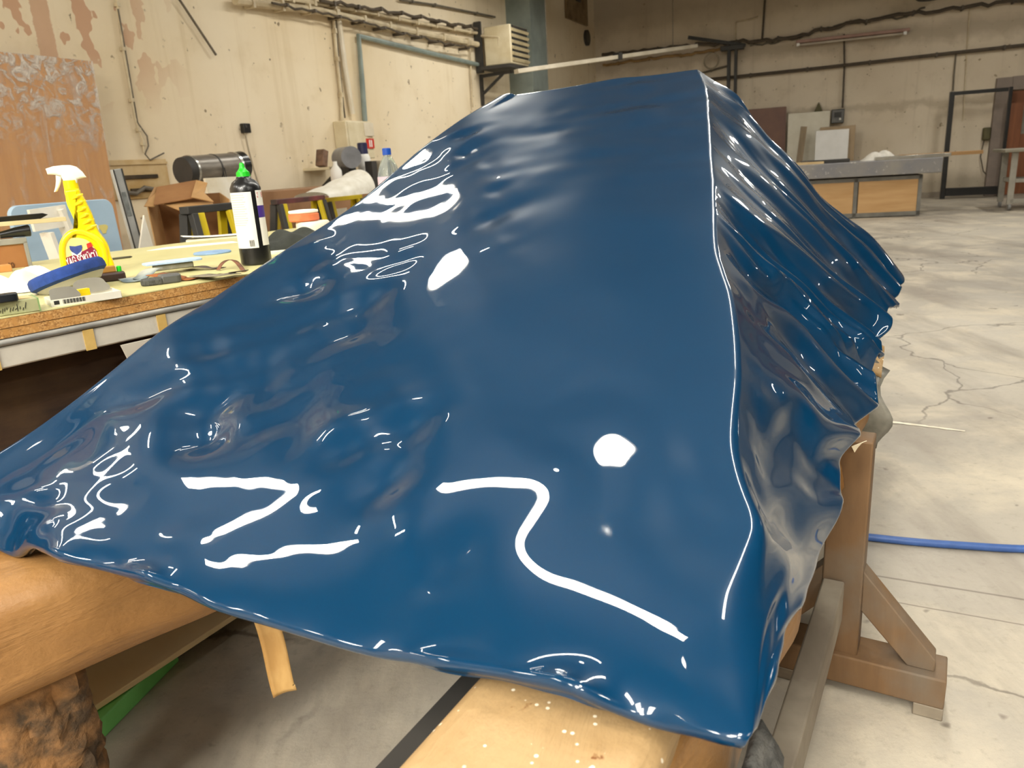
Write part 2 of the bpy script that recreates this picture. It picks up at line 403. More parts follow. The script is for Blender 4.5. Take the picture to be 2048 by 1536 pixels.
# wave heights fitted to steer the lamp reflections into set paths, control grid in hundredths of a millimetre
CF = np.array([int(x) for x in (
    "-1500,-2498,-929,-1573,-95,-1165,-653,-388,-470,-418,-291,-219,-104,-31,19,35,38,32,24,16,6,-4,-16,-29,-41,-53,-62,-68,-70,-68,-63,-57,-50,-43,-36,-31,-25,-21,-"
    "16,-12,-9,-7,-8,-15,1529,704,-289,939,-667,-367,-514,-293,-385,-309,-320,-278,-202,-115,-49,-9,9,14,15,16,19,24,29,32,33,30,24,17,10,4,0,-2,-3,-2,-2,-1,-1,-1,0,"
    "0,-1,-2,-5,-9,-6773,2829,717,1042,-6,-631,-159,-867,-414,-338,-392,-387,-307,-205,-115,-54,-20,-4,5,15,30,50,73,92,106,112,110,101,89,76,63,53,45,38,33,28,24,20"
    ",16,12,8,3,-2,-8,-13468,63,393,371,354,-1226,-734,127,-516,-362,-520,-466,-397,-273,-166,-89,-46,-25,-11,7,33,69,109,147,176,191,194,184,167,147,126,108,92,79,6"
    "7,57,48,39,31,23,16,8,-1,-9,12987,-1850,-233,-323,-282,-765,-310,-675,-359,-885,-518,-572,-431,-310,-188,-110,-66,-47,-34,-13,23,74,134,191,237,265,274,265,244,"
    "217,188,162,139,119,101,86,72,59,47,35,23,12,0,-12,3827,-1641,-393,-380,-522,-931,-891,-529,-486,-724,-766,-534,-449,-286,-181,-106,-76,-67,-64,-46,-5,62,142,22"
    "3,289,332,349,343,319,286,250,216,185,158,135,115,96,79,62,46,31,16,1,-14,-1402,-559,306,255,28,237,889,-508,-235,-1223,-514,-622,-332,-237,-123,-80,-66,-82,-96"
    ",-92,-49,30,134,239,330,391,420,417,392,354,310,269,231,198,169,143,120,98,77,57,38,20,1,-17,6922,-1692,459,1123,837,948,1018,596,-530,-409,-776,-336,-257,-97,-"
    "45,-16,-40,-79,-128,-142,-111,-19,107,244,360,444,486,490,464,420,370,321,276,236,202,171,142,116,91,68,45,23,2,-19,521,-722,1974,-584,1532,1598,1414,1520,338,-"
    "221,-230,-222,-2,38,89,66,33,-61,-139,-203,-180,-91,67,233,385,492,550,560,533,485,428,371,319,273,233,197,164,134,105,78,52,27,2,-22,-9824,857,-280,4066,2922,2"
    "421,2132,1454,1196,475,124,151,195,267,214,214,123,44,-151,-229,-275,-168,0,222,400,539,611,628,601,548,484,419,361,309,263,222,185,150,118,88,58,29,1,-26,564,8"
    "56,1940,2210,3673,3406,2222,2658,935,1282,299,372,501,344,368,318,445,116,26,-276,-263,-296,-24,185,435,579,666,686,661,603,533,462,397,339,288,243,202,165,129,"
    "96,63,32,1,-30,-4194,2011,2513,2317,2476,-278,1422,-375,529,911,843,15,440,455,523,654,310,774,-84,145,-296,-202,-142,269,458,643,687,723,695,639,566,493,424,36"
    "2,306,258,214,175,137,102,67,33,0,-32,474,2610,2787,2871,2424,2580,2808,-625,2744,173,473,627,-51,192,218,645,502,531,1383,-48,348,-112,-25,202,654,605,699,704,"
    "693,636,571,504,439,375,316,265,220,180,142,105,69,34,0,-34,-2988,3253,2797,2829,2806,3332,-433,2988,147,981,-148,181,39,-147,-5,374,617,664,736,951,103,-116,-8"
    "29,672,469,628,587,664,634,590,540,492,441,381,321,267,221,181,143,106,70,35,0,-34,2140,3739,2214,2068,2136,1878,2134,2572,-169,313,-759,91,-318,-276,-197,27,36"
    "3,731,865,874,-117,-1503,402,179,695,98,509,564,536,504,472,460,437,387,326,267,218,177,141,105,70,35,0,-34,-2876,516,1244,1076,760,1009,-464,-496,-133,-1056,-7"
    "30,-1301,-1397,-280,-167,-80,184,572,945,772,899,762,40,563,-900,709,187,466,423,386,378,420,444,405,338,270,215,172,136,101,68,34,0,-34,11300,-1527,1166,-85,34"
    "9,-67,276,-2039,-2303,-1315,-1583,-1064,-2405,-1774,-205,-26,-16,382,702,745,740,434,363,375,485,770,-19,513,179,303,251,417,481,453,366,281,215,167,129,96,64,3"
    "2,0,-33,751,659,572,500,583,212,-919,-1882,-1248,-2653,-1755,-1597,-3610,-2405,-2852,-699,-7,-648,673,478,486,336,265,238,246,258,-30,-36,222,28,216,462,593,544"
    ",420,303,219,163,123,89,59,29,0,-31,-6725,2494,1080,1383,1501,401,-763,280,-3038,-1611,-2354,-2250,-2067,-2399,-3236,-241,-783,-762,201,-5,210,214,126,101,131,1"
    "29,148,760,-606,213,134,571,760,685,497,341,232,165,120,85,54,26,0,-29,2015,2421,1911,1466,2142,824,-4158,-347,-1061,-3386,-2055,-2514,-1040,-2897,159,-656,-490"
    ",-794,-642,-364,-122,-10,37,12,-25,13,52,-41,379,-480,146,705,932,814,601,402,257,175,125,85,51,24,0,-27,7178,2611,1801,1286,2078,1588,138,-2912,-2968,-1112,-37"
    "75,-1443,-2836,-1702,-1120,58,-340,-687,-795,-925,-480,-244,-61,37,21,-52,-8,231,-746,-629,473,105,1130,920,729,461,309,191,138,93,53,23,-1,-25,-8078,1524,639,1"
    "033,1055,1374,1367,-1006,641,-2868,-392,-2280,-1913,-1776,-1209,-1651,91,-516,-706,-1142,-794,-471,-172,26,125,68,-78,-225,647,667,-1642,612,1036,965,710,576,34"
    "4,217,164,107,60,22,0,-22,-2041,-1344,229,248,1075,888,862,827,-235,-285,-1413,-1711,-1816,-2102,-817,-3962,-165,-6,-600,-993,-1068,-650,-286,84,170,178,51,-173"
    ",152,436,531,225,1430,954,343,673,340,272,186,131,64,25,-2,-19,3991,-10677,1748,779,851,1158,1433,-695,-596,1761,-3655,-294,-2951,-1445,-2246,-2068,-1384,-1364,"
    "-333,-841,-986,-804,-476,-17,328,219,-61,60,-21,101,240,319,344,-1011,387,592,427,281,228,132,69,22,0,-18,6115,-3738,1387,1782,2367,1356,2650,-743,1376,851,340,"
    "-4162,-1835,-1811,-1444,-2012,-1789,-1408,-88,-826,-1444,-1075,-713,-171,345,671,458,-143,134,-808,-566,-621,503,-848,1230,801,345,337,200,123,58,17,0,-12,4850,"
    "-5110,170,4194,2075,2251,4215,2183,1459,2109,2704,-3531,-1507,-878,-888,-1170,-793,-1304,-2122,3481,-1438,-1680,-1225,-349,330,975,1199,507,-1359,99,-1031,-832,"
    "-318,3967,1803,804,255,256,133,87,25,13,-3,-4,4321,6512,-21777,7117,12648,5057,12638,6898,5596,-604,4465,-3360,226,-207,-17,-245,-324,258,-743,783,-2480,-3201,-"
    "3659,-769,547,2437,3181,2575,-2769,-1873,-1184,-4379,694,1036,2673,-355,256,23,73,-9,10,-10,2,-5,234,729,3095,2876,-7252,-221,-8650,4426,2409,8120,776,398,346,3"
    "67,342,341,52,95,-680,-511,-2600,-11825,-22264,-6982,3528,13983,18637,5922,-5402,-6709,-5025,-7457,-1528,46,288,35,-45,-12,4,-50,-43,-14,-5,-11").split(',')], float).reshape(MU, MV)*1e-5
hfit = Wu@CF@Wv.T
PF = SB + hfit[..., None]*NV

# right-hand fluted side
RW = 120
ur = np.linspace(0, 1, RW)
R_ridge = PF[0]                                        # ridge row shared with the front
hs = H0 + vs[:, None]*(HCN-H0) + E(e_hem, vs)
UR, VR = np.meshgrid(ur, vs, indexing='ij')
SR = (1-ur)[:, None, None]*R_ridge[None] + ur[:, None, None]*hs[None]
fo = E(e_far, ur) * 1.0
SR = SR + fo[:, None, :]*fall(1-VR, .25)[..., None]
NR = np.cross(HCN-R0, AP-R0); NR /= np.linalg.norm(NR)
if NR[0] < 0: NR = -NR
def vhem(px, py):
    gx, gy = proj(hs); return vs[np.argmin((gx-px)**2+(gy-py)**2)]
tips = sorted([vhem(*p) for p in ((1530, 1410), (1600, 1200), (1668, 1020), (1700, 885), (1743, 800), (1752, 719), (1766, 660), (1785, 620), (1795, 582), (1806, 560))])
tips = np.array(tips); ph = np.interp(VR + .07*(1-UR) + .012*waves(UR*1.1, VR*2.2, .5, 6, 3), np.r_[tips[0]-.12, tips, tips[-1]+.08], np.arange(-1, len(tips)+1))
amp = (.25+.75*UR**.8+.45*UR**4)*np.clip(UR*5, 0, 1)*np.interp(VR, [0, .05, .25, .45, .6, 1], [.0, .002, .008, .016, .017, .011])
fl = amp*np.cos(2*PI*ph) + .25*amp*np.cos(4*PI*ph+1.0)
fl = fl + np.clip(UR*6, 0, 1)*np.clip(VR*8, 0, 1)*np.interp(VR, [0, .1, .3, .5, 1], [0, .25, .6, 1, 1])*(.0040*waves(UR*.33, VR*2.3-.18*UR, .24, 10, 21) + .0011*waves(UR*.25, VR*2.3-.2*UR, .10, 10, 22))
PR = SR + fl[..., None]*NR

# one sheet: hem ... ridge ... left edge, with a small rounding along the ridge
W = np.concatenate([PR[::-1][:-1], PF], 0)             # index RW-1 is the ridge
kr = RW-1
def round_ridge(W, j, rad):
    line = W[:, j]; s = np.r_[0, np.cumsum(np.linalg.norm(np.diff(line, axis=0), axis=1))]; s = s-s[kr]
    def at(x): return np.array([np.interp(x, s, line[:, k]) for k in range(3)])
    ra = min(rad, -s[0]*.45)
    a, c, b_ = at(-ra), line[kr], at(rad)
    t = np.linspace(0, 1, 17)[:, None]
    return (1-t)**2*a + 2*t*(1-t)*c + t*t*b_, -ra, rad, s, line
cols = []
for j in range(GV):
    rad = float(np.interp(vs[j], [0, .06, .10, .2, 1], [.03, .03, .014, .009, .007]))
    bz, a, b_, s, line = round_ridge(W, j, rad)
    def seg(x): return np.stack([np.interp(x, s, line[:, k]) for k in range(3)], 1)
    lr = np.linspace(s[0], a, RW-6); rr = b_ + (s[-1]-b_)*np.linspace(0, 1, GU-6)**1.02
    cols.append(np.concatenate([seg(lr)[:-1], bz, seg(rr)[1:]], 0))
W = np.stack(cols, 1)
NW = normals(W)
if NW[-GU//2, GV//2, 2] < 0: NW = -NW
def curl(W, NW, axis, end, rho, k=9, ang=2.6):
    """extra rows rolling the border over and under"""
    sl = [slice(None)]*2; sl2 = [slice(None)]*2
    sl[axis] = -1 if end else 0; sl2[axis] = -4 if end else 3
    P0 = W[tuple(sl)]; T = P0-W[tuple(sl2)]; n = NW[tuple(sl)]
    T = T-n*(T*n).sum(-1, keepdims=True); T /= np.linalg.norm(T, axis=-1, keepdims=True)+1e-9
    rows = []
    for i in range(1, k+1):
        a = ang*i/k; rows.append(P0 + T*rho*math.sin(a) - n*rho*(1-math.cos(a)))
    rows.append(rows[-1]-n*.004)
    rn = [n]*len(rows)
    R_, N_ = np.stack(rows, axis), np.stack(rn, axis)
    if end: return np.concatenate([W, R_], axis), np.concatenate([NW, N_], axis)
    return np.concatenate([np.flip(R_, axis), W], axis), np.concatenate([np.flip(N_, axis), NW], axis)
W, NW = curl(W, NW, 1, False, .009); W, NW = curl(W, NW, 1, True, .006)
W, NW = curl(W, NW, 0, True, .009); W, NW = curl(W, NW, 0, False, .006)
n0, n1 = W.shape[:2]
me = bpy.data.meshes.new('glossy_panel')
idx = np.arange(n0*n1).reshape(n0, n1)
q = np.stack([idx[:-1, :-1], idx[1:, :-1], idx[1:, 1:], idx[:-1, 1:]], -1).reshape(-1, 4)
me.vertices.add(n0*n1); me.vertices.foreach_set('co', W.reshape(-1))
me.loops.add(q.size); me.loops.foreach_set('vertex_index', q.reshape(-1).astype(np.int32))
me.polygons.add(len(q)); me.polygons.foreach_set('loop_start', np.arange(0, q.size, 4, dtype=np.int32)); me.polygons.foreach_set('loop_total', np.full(len(q), 4, dtype=np.int32))
me.update(calc_edges=True); me.validate()
me.polygons.foreach_set('use_smooth', [True]*len(me.polygons))
m, nt, b = new_mat('blue_gloss_paint'); h = NT(nt)
h.link(h.mix(h.noise(h.coords(), 3, 2), lin('002d4b'), lin('002f4e')), b.inputs['Base Color'])
b.inputs['Roughness'].default_value = .32; b.inputs['Specular IOR Level'].default_value = .12
b.inputs['Coat Weight'].default_value = 1; b.inputs['Coat Roughness'].default_value = .012; b.inputs['Coat IOR'].default_value = 1.5
me.materials.append(m)
panel = bpy.data.objects.new('glossy_panel', me); C.objects.link(panel)
tag(panel, 'large high gloss blue wavy panel with a sharp ridge and fluted right side', 'panel')
# ------------------------------------------------------------------ trestles carrying the panel
m_kraft = None
def kraft(name, c1, c2, spots=False):
    m, nt, b = new_mat(name); h = NT(nt); v = h.coords()
    col = h.mix(h.ramp(h.noise(v, 5, 6, .6), .35, .68), lin(c1), lin(c2))
    wr = h.noise(h.coords((1, 4, 4)), 3.0, 6, .6, .8)
    col = h.mix(h.ramp(wr, .55, .75, 0, .3), col, lin('9c6c35'))
    if spots:                                          # white paint specks, brown scuffs and an old glue stain
        vo = h.voro(v, 95, 'F1'); rn = h.voro(v, 95, 'F1', 1)
        sep = h.n('SeparateColor'); h.link(rn, sep.inputs[0])
        dots = h.math('MULTIPLY', h.ramp(vo, .24, .18), h.ramp(sep.outputs[0], .72, .74))
        col = h.mix(dots, col, lin('f6ead2'))
        sc = h.noise(v, 30, 4, .6); zz = h.noise(v, 5.5, 2)
        col = h.mix(h.math('MULTIPLY', h.ramp(sc, .64, .69), h.ramp(zz, .52, .58)), col, lin('7a4a1e'))
    h.link(col, b.inputs['Base Color']); b.inputs['Roughness'].default_value = .5
    h.link(h.bump(h.math('ADD', h.noise(v, 9, 8, .6), h.math('MULTIPLY', wr, 1.5)), .5, .012), b.inputs['Normal'])
    return m
m_kr = kraft('kraft_paper_side', '9a7040', '865e31')
m_krt = kraft('kraft_paper_specked', 'b5976c', 'a6865b', True)
m_old = woodmat('old_wood', '7a5c3c', '5d442b', (1, 1, .15), 9, .75, dirt='6f6a60')
m_oldg = woodmat('grey_dusty_wood', '7f7364', '675c4e', (.3, .3, 2), 10, .85, dirt='a49a88')
m_dark = M('dark_steel', '2b2a28', '3a3733', 6, .6)

dS = np.array([.515, .857, 0]); dS /= np.linalg.norm(dS); nS = np.array([dS[1], -dS[0], 0])
def SN(s, n, z=0): return dS*s + nS*n + np.array([0, 0, z])
rS = math.atan2(dS[1], dS[0])                          # local x runs along the trestle, local y = -nS
t = thing('padded_trestle', SN(0, -.17), rS, 'wooden trestle with a low rail and specked paper padded top under the blue panel', 'trestle')
Y = lambda n: -(n+.17)                                 # n -> local y
def rounded_slab(x0, x1, y0, y1, z0, z1, r, nx=60, wob=.004, seed=1, sag=0):
    """padded bar: rounded cross-section with a slightly lumpy skin"""
    rr = np.random.RandomState(seed); fz = [(rr.uniform(4, 16), rr.uniform(0, 6), rr.uniform(0, 6)) for _ in range(5)]
    prof = []
    for cx, cy, a0 in ((y1-r, z1-r, 0), (y0+r, z1-r, 90), (y0+r, z0+r, 180), (y1-r, z0+r, 270)):
        for k in range(7): a = math.radians(a0+15*k); prof.append((cx+r*math.cos(a), cy+r*math.sin(a)))
    P2 = []
    for i in range(len(prof)):                         # densify the flat runs
        a, b_ = np.array(prof[i]), np.array(prof[(i+1) % len(prof)]); n = max(1, int(np.linalg.norm(b_-a)/.03))
        for k in range(n): P2.append(a+(b_-a)*k/n)
    n = len(P2); mb = MB(); vs = []
    cy, cz = (y0+y1)/2, (z0+z1)/2
    xs = np.linspace(x0, x1, nx)
    for x in xs:
        e = min(x-x0, x1-x); sh = 1-.12*max(0, 1-e/.03)**2
        for i, (y, z) in enumerate(P2):
            w = sum(math.sin(f*x*2.2+a+math.sin(i*6.283/n*2+b_)*2) for f, a, b_ in fz)*wob/3
            vs.append((x, cy+(y-cy)*(sh+w), cz+(z-cz)*(sh+w*2) - sag*(z < cz)*abs(math.sin(x*2))))
    fs = [(i*n+k, i*n+(k+1) % n, (i+1)*n+(k+1) % n, (i+1)*n+k) for i in range(nx-1) for k in range(n)]
    fs += [tuple(range(n))[::-1], tuple(range((nx-1)*n, nx*n))]
    return mb.add(vs, fs)
rounded_slab(.22, 2.25, Y(-.200), Y(-.435), .575, .697, .030, wob=.006).build('paper_padding', m_krt, t, smooth=True)
MB().box((1.22, Y(-.373), .562), (2.08, .338, .022)).build('shade_edge_board', m_dark, t, .003)  # dark board puts the shaded left edge of the beam into colour
mb = MB(); mb.grid(lambda u, v: (.22+2.0*u, Y(-.199+.030*v**.7)-.004*math.sin(u*23+v*4)-.003*math.sin(u*61), .676-.155*v-.010*math.sin(u*17)*v), 60, 8)
mb.build('paper_side', m_kr, t, smooth=True, solid=.002)
foam = MB()
def fo_(u, v): return (.30+u*.46, Y(-.160)-.010-.026*math.sin(v*PI)-.012*math.sin(u*37+v*9)*v, .60-.13*v-.012*math.sin(u*23))
foam.grid(fo_, 30, 10); foam.build('grey_foam_edge', M('grey_foam', '5c5a56', '3d3c39', 40, .95, bump=.8), t, smooth=True, solid=.012)['label'] = 'crumbling grey foam edge'
for sx in (.42, 1.70):
    pst = MB().box((sx, Y(-.155), .365), (.07, .085, .54)).build('post', m_old, t, .004)
    ft = MB().box((sx, Y(-.11), .068), (.10, .36, .075)).build('foot', m_old, t, .004)
    for n_ in (.04, -.26): MB().box((sx, Y(n_), .016), (.10, .06, .032)).build('foot_pad', m_oldg, ft, .003)
    for sg in (1, -1):
        mb = MB(); y0 = Y(-.155)
        mb.prism([(0, 0), (.05, 0), (-.012, .0)], 0, 0) if False else None
        a, b_ = (y0-sg*.042), (y0-sg*.20)
        poly = [(a, .22), (a, .32), (b_, .135), (b_, .105), (b_+sg*.055, .105)]
        k = len(poly); vs = [(sx-.025, y, z) for y, z in poly]+[(sx+.025, y, z) for y, z in poly]
        fs = [tuple(range(k)), tuple(range(k, 2*k))[::-1]]+[(i, (i+1) % k, k+(i+1) % k, k+i) for i in range(k)]
        mb.add(vs, fs); mb.build('brace', m_old, t, .003)
MB().box((1.04, Y(-.172), .245), (1.24, .046, .10)).build('stretcher', m_oldg, t, .004)
# loose wrapping at the far end
mb = MB(); mb.grid(lambda u, v: (2.245+.02*math.sin(v*5)+.014*math.sin(u*9), Y(-.40)+(Y(-.145)-Y(-.40))*u, .715-.085*v-.015*math.sin(u*7)), 12, 6)
mb.build('paper_flap', m_krt, t, smooth=True, solid=.002)
mb = MB(); mb.grid(lambda u, v: (2.24+.03*math.sin(v*4+u*3), Y(-.36)+(Y(-.125-.02*math.sin(v*8))-Y(-.36))*u, .66-.24*v+.02*math.sin(u*11)), 14, 12)
mb.build('plastic_flap', M('grey_plastic_sheet', '8d8a80', '5d5b54', 12, .35), t, smooth=True, solid=.002)
mb = MB(); mb.add([(0, 0, 0), (.03, -.008, .012), (.038, 0, -.012), (.012, .004, -.018)], [(0, 1, 2), (0, 2, 3)])
o = mb.build('paper_scrap', M('scrap_paper', 'efe4cc', 'e2d4b6', 10), None, solid=.001); o.location = tuple(onplane(1703, 893, SN(1.655, 0), dS)+np.array([0, 0, 0])); o.rotation_euler = (0, 0, .2)
tag(o, 'small torn cream paper scrap stuck to the trestle post', 'paper')
# white offcut leaning on the brace
p0 = SN(1.79, -.30, 0)
o = MB().prism([(-.11, 0), (.11, 0), (.13, .30), (-.09, .27)], 0, .008).build('board_offcut', M('white_board', 'ebe6da', 'dcd5c4', 5), None, .001)
o.location = tuple(p0); o.rotation_euler = (-.12, 0, rS-PI/2)
tag(o, 'white board offcut leaning behind the wooden trestle foot', 'board')

# left: wide paper-covered support
dT = np.array([.743, .669, 0]); dT /= np.linalg.norm(dT); nT = np.array([dT[1], -dT[0], 0]); rT = math.atan2(dT[1], dT[0])
t = thing('padded_work_table', nT*-1.73, rT, 'wide brown paper covered padded work table under the left end of the panel', 'table')
Y2 = lambda n: -(n+1.73)
rounded_slab(-.6, .68, Y2(-1.262), Y2(-2.205), .485, .685, .06, 70, .004, 5).build('paper_cover', m_kr, t, smooth=True)
# a few slack creases in the wrapping along the visible side
rr = random.Random(9)
for k in range(4):
    z0 = .515+.040*k; x0 = -.45+.22*rr.random(); L_ = .35+.4*rr.random(); pts = [(x0+L_*i/6, Y2(-1.262)+.004+.003*rr.random(), z0+.05*i/6*rr.uniform(.6, 1.2)) for i in range(7)]
    MB().tube(pts, [.001, .004, .007, .008, .007, .004, .001], 8).build('paper_crease', m_kr, t, smooth=True)
m_bark = M('peeling_glue_wood', '8a6238', '43321f', 16, .85, lo=.4, hi=.6, bump=1.0, bscale=26)
m_bark2 = M('grey_painted_wood', '6e655b', '524a42', 9, .8, bump=.6)
for (s_, n_) in ((.10, -1.385), (.10, -2.08), (-.45, -1.385), (-.45, -2.08)):
    mb = MB(); rr = np.random.RandomState(int(abs(s_*100+n_*10))); n = 40; vs = []; zs = np.linspace(.0705 if (s_, n_) == (.10, -1.385) else 0, .505, 26); fs = []
    for z in zs:
        for k in range(n):
            a = 2*PI*k/n; c, s = math.cos(a), math.sin(a); q = 1/max(abs(c), abs(s)); q = min(q, 1.22)
            r_ = .075*q*(1+rr.normal(0, .045)+.05*math.sin(k*1.3+z*30)); vs.append((s_+r_*c, Y2(n_)+r_*s, z))
    fs = [(i*n+k, i*n+(k+1) % n, (i+1)*n+(k+1) % n, (i+1)*n+k) for i in range(len(zs)-1) for k in range(n)]+[tuple(range(n))[::-1], tuple(range((len(zs)-1)*n, len(zs)*n))]
    mb.add(vs, fs); mb.build('post', m_bark, t, smooth=True)['label'] = 'rough post caked in peeling brown glue'
# tape strip hanging below the panel
mb = MB(); W0 = onplane(506, 1240, (0, .86, 0), np.array([0, 1., 0]))
mb.grid(lambda u, v: ((u-.5)*.034+.006*v+.004*v*v, .004*math.sin(v*5)+.003*math.sin(u*4), .006-.122*v*(1-.10*u*(v > .9))), 7, 24)
m_tape = M('masking_tape', 'ad8c56', '8d6935', 14, .5, lo=.4, hi=.6, stretch=(1, 1, .5))
o = mb.build('tape_strip', m_tape, None, smooth=True, solid=.0006); o.location = tuple(onplane(533, 1244, (0, .87, 0), np.array([0, 1., 0]))); tag(o, 'strip of brown masking tape hanging from the lower edge of the blue panel', 'tape')

# things on the floor
gp = onz(229, 1456, 0); gq = onz(359, 1322, 0); gd = (gq-gp)/np.linalg.norm(gq-gp); gr = math.atan2(gd[1], gd[0]); gn = np.array([-gd[1], gd[0], 0])
L = float(np.linalg.norm(gq-gp))
o = MB().box((L/2-.35, .10, .025), (L+.70, .20, .05)).build('green_plank', M('green_paint', '8fe884', '7dd672', 7, .55, bump=.2), None, .004)
o.location = tuple(gp); o.rotation_euler = (0, 0, gr); tag(o, 'bright green painted plank lying on the floor below the padded table', 'plank')
o = MB().box((.27, .07, .02), (.50, .05, .04)).build('dark_strip', M('black_strip', '1d1b19', '2a2724', 8, .7), None, .003)  # thin dark strip running on beyond the green plank
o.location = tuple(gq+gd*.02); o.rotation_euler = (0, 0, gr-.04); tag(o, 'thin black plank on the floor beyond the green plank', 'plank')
ca, cb = onz(205, 1408, .062), onz(474, 1231, .062); cdv = (cb-ca)/np.linalg.norm(cb-ca); cr = math.atan2(cdv[1], cdv[0])
o = MB().box((.05, .16, .0), (.95, .32, .016)).build('cream_board', M('cream_laminate', 'f3dcae', 'ead09c', 3, .5), None, .002)
o.location = tuple((ca+cb)/2); o.rotation_euler = (0, 0, cr); tag(o, 'cream laminate board lying across the green plank on the floor', 'board')
# blue hose
hp = [onz(x, y, .013) for x, y in ((1380, 1010), (1500, 1042), (1620, 1062), (1725, 1073), (1830, 1084), (1940, 1092), (2048, 1098), (2250, 1100), (2500, 1085))]
o = MB().tube([tuple(p) for p in catmull(hp, n=60)], .0125, 10).build('air_hose', M('blue_hose', '3d5f9e', '34548f', 20, .45), None, smooth=True)
tag(o, 'blue air hose lying across the concrete floor', 'hose')
# worn white line
a_, b_ = onz(1725, 836, .002), onz(1930, 862, .002); dd = (b_-a_)/np.linalg.norm(b_-a_); nn = np.array([-dd[1], dd[0], 0]); mb = MB(); rr = np.random.RandomState(3)
pl = [a_+(b_-a_)*k/24+nn*(.017*(1-.6*k/24)+rr.uniform(-.004, .004)) for k in range(25)]; pr = [a_+(b_-a_)*k/24-nn*(.017*(1-.6*k/24)+rr.uniform(-.004, .004)) for k in range(25)]
mb.add([tuple(p) for p in pl+pr], [(k, k+1, 26+k, 25+k) for k in range(24)])
struct(mb.build('floor_marking', M('line_paint', 'efe6d2', 'd6cab2', 20, .7)))
# ------------------------------------------------------------------ big work table on the left
ZB = 1.02
T0 = onz(0, 636, ZB); T1 = onz(497, 548, ZB); tT = (T1-T0)/np.linalg.norm(T1-T0); nTb = np.array([-tT[1], tT[0], 0]); rTb = math.atan2(tT[1], tT[0])
X0, X1, DEP = -1.3, 2.35, 1.30
t = thing('work_table', T0*np.array([1, 1, 0]), rTb, 'large work table with a pale yellow top on double chipboard and taped grey edge strip', 'table')
m_top = M('pale_yellow_laminate', 'd9d29b', 'cfc78c', 2.5, .35, bump=.02)
m, nt, b = new_mat('chipboard_edge'); h = NT(nt); v = h.coords((1, 1, 1))
vo = h.voro(v, 320, 'F1', 1); sp = h.n('SeparateColor'); h.link(vo, sp.inputs[0])
col = h.mix(sp.outputs[0], lin('8a5a28'), lin('d3a566')); col = h.mix(h.ramp(h.noise(v, 60, 4), .4, .65), col, lin('b98545'))
h.link(col, b.inputs['Base Color']); b.inputs['Roughness'].default_value = .8; m_chip = m
cx, LX = (X0+X1)/2, X1-X0
MB().box((cx, DEP/2, ZB-.001), (LX, DEP, .0025)).build('table_top', m_top, t)
MB().box((cx, DEP/2, ZB-.0125), (LX, DEP, .019)).build('upper_chipboard', m_chip, t)
MB().box((cx, DEP/2, ZB-.0325), (LX, DEP-.002, .0185)).build('lower_chipboard', m_chip, t)
MB().tube([(X0, .004, ZB-.050), (X1, .004, ZB-.050)], .007, 10).build('steel_tube', M('dull_steel', '8b8984', 'a8a59e', 14, .45, .3), t, smooth=True)
st = MB().box((cx, .012, ZB-.080), (LX, .018, .044)).build('edge_strip', M('grey_cloth_tape', 'b3aca0', 'c7c0b2', 9, .6, bump=.2), t, .004)
for k, x in enumerate((-.03, .16, .33, .60)):
    MB().box((x, .0015, ZB-.080), (.022, .003, .045)).build('tape_piece', M('yellow_tape', 'cfae69', 'bb9852', 20, .5), st)
MB().box((cx, .10, ZB-.20), (LX-.1, .06, .18)).build('side_beam', woodmat('dark_brown_beam', '3a2512', '24160b', (.6, 6, 6), 8, .9, dirt='574022'), t, .004)
MB().box((cx, 1.08, .44), (LX-.3, .36, .84)).build('base_cabinet', M('dark_brown_board', '1c120b', '120c08', 5, .8), t, .004)
for x in (X0+.12, X1-.12):
    for y in (.14, DEP-.14): MB().box((x, y, .48), (.08, .08, .96)).build('leg', m_dark, t, .003)
# white sheet hanging below the edge
w0 = onplane(236, 662, T0+nTb*-.012, nTb); w1 = onplane(262, 735, T0+nTb*-.012, nTb)
sx = float((w0-T0)@tT)
o = MB().prism([(0, 0), (.03, -.115), (.055, -.20), (.62, -.20), (.62, 0)], -.004, 0).build('cardboard_sheet', M('grey_white_card', 'c9c1b3', 'bab1a1', 4, .7), None)
o.location = tuple(T0*np.array([1, 1, 0])+tT*sx+nTb*-.008+np.array([0, 0, ZB-.105])); o.rotation_euler = (0, 0, rTb)
tag(o, 'pale grey card sheet hanging below the edge of the work table', 'sheet')

def ON(px, py, z=ZB+.0006): return onz(px, py, z)
def at(name, px, py, label, cat, z=ZB, group=None, dr=0):
    p = ON(px, py, z); return thing(name, p, face_cam(p)+dr, label, cat, group), mpp(p)*1.0, p

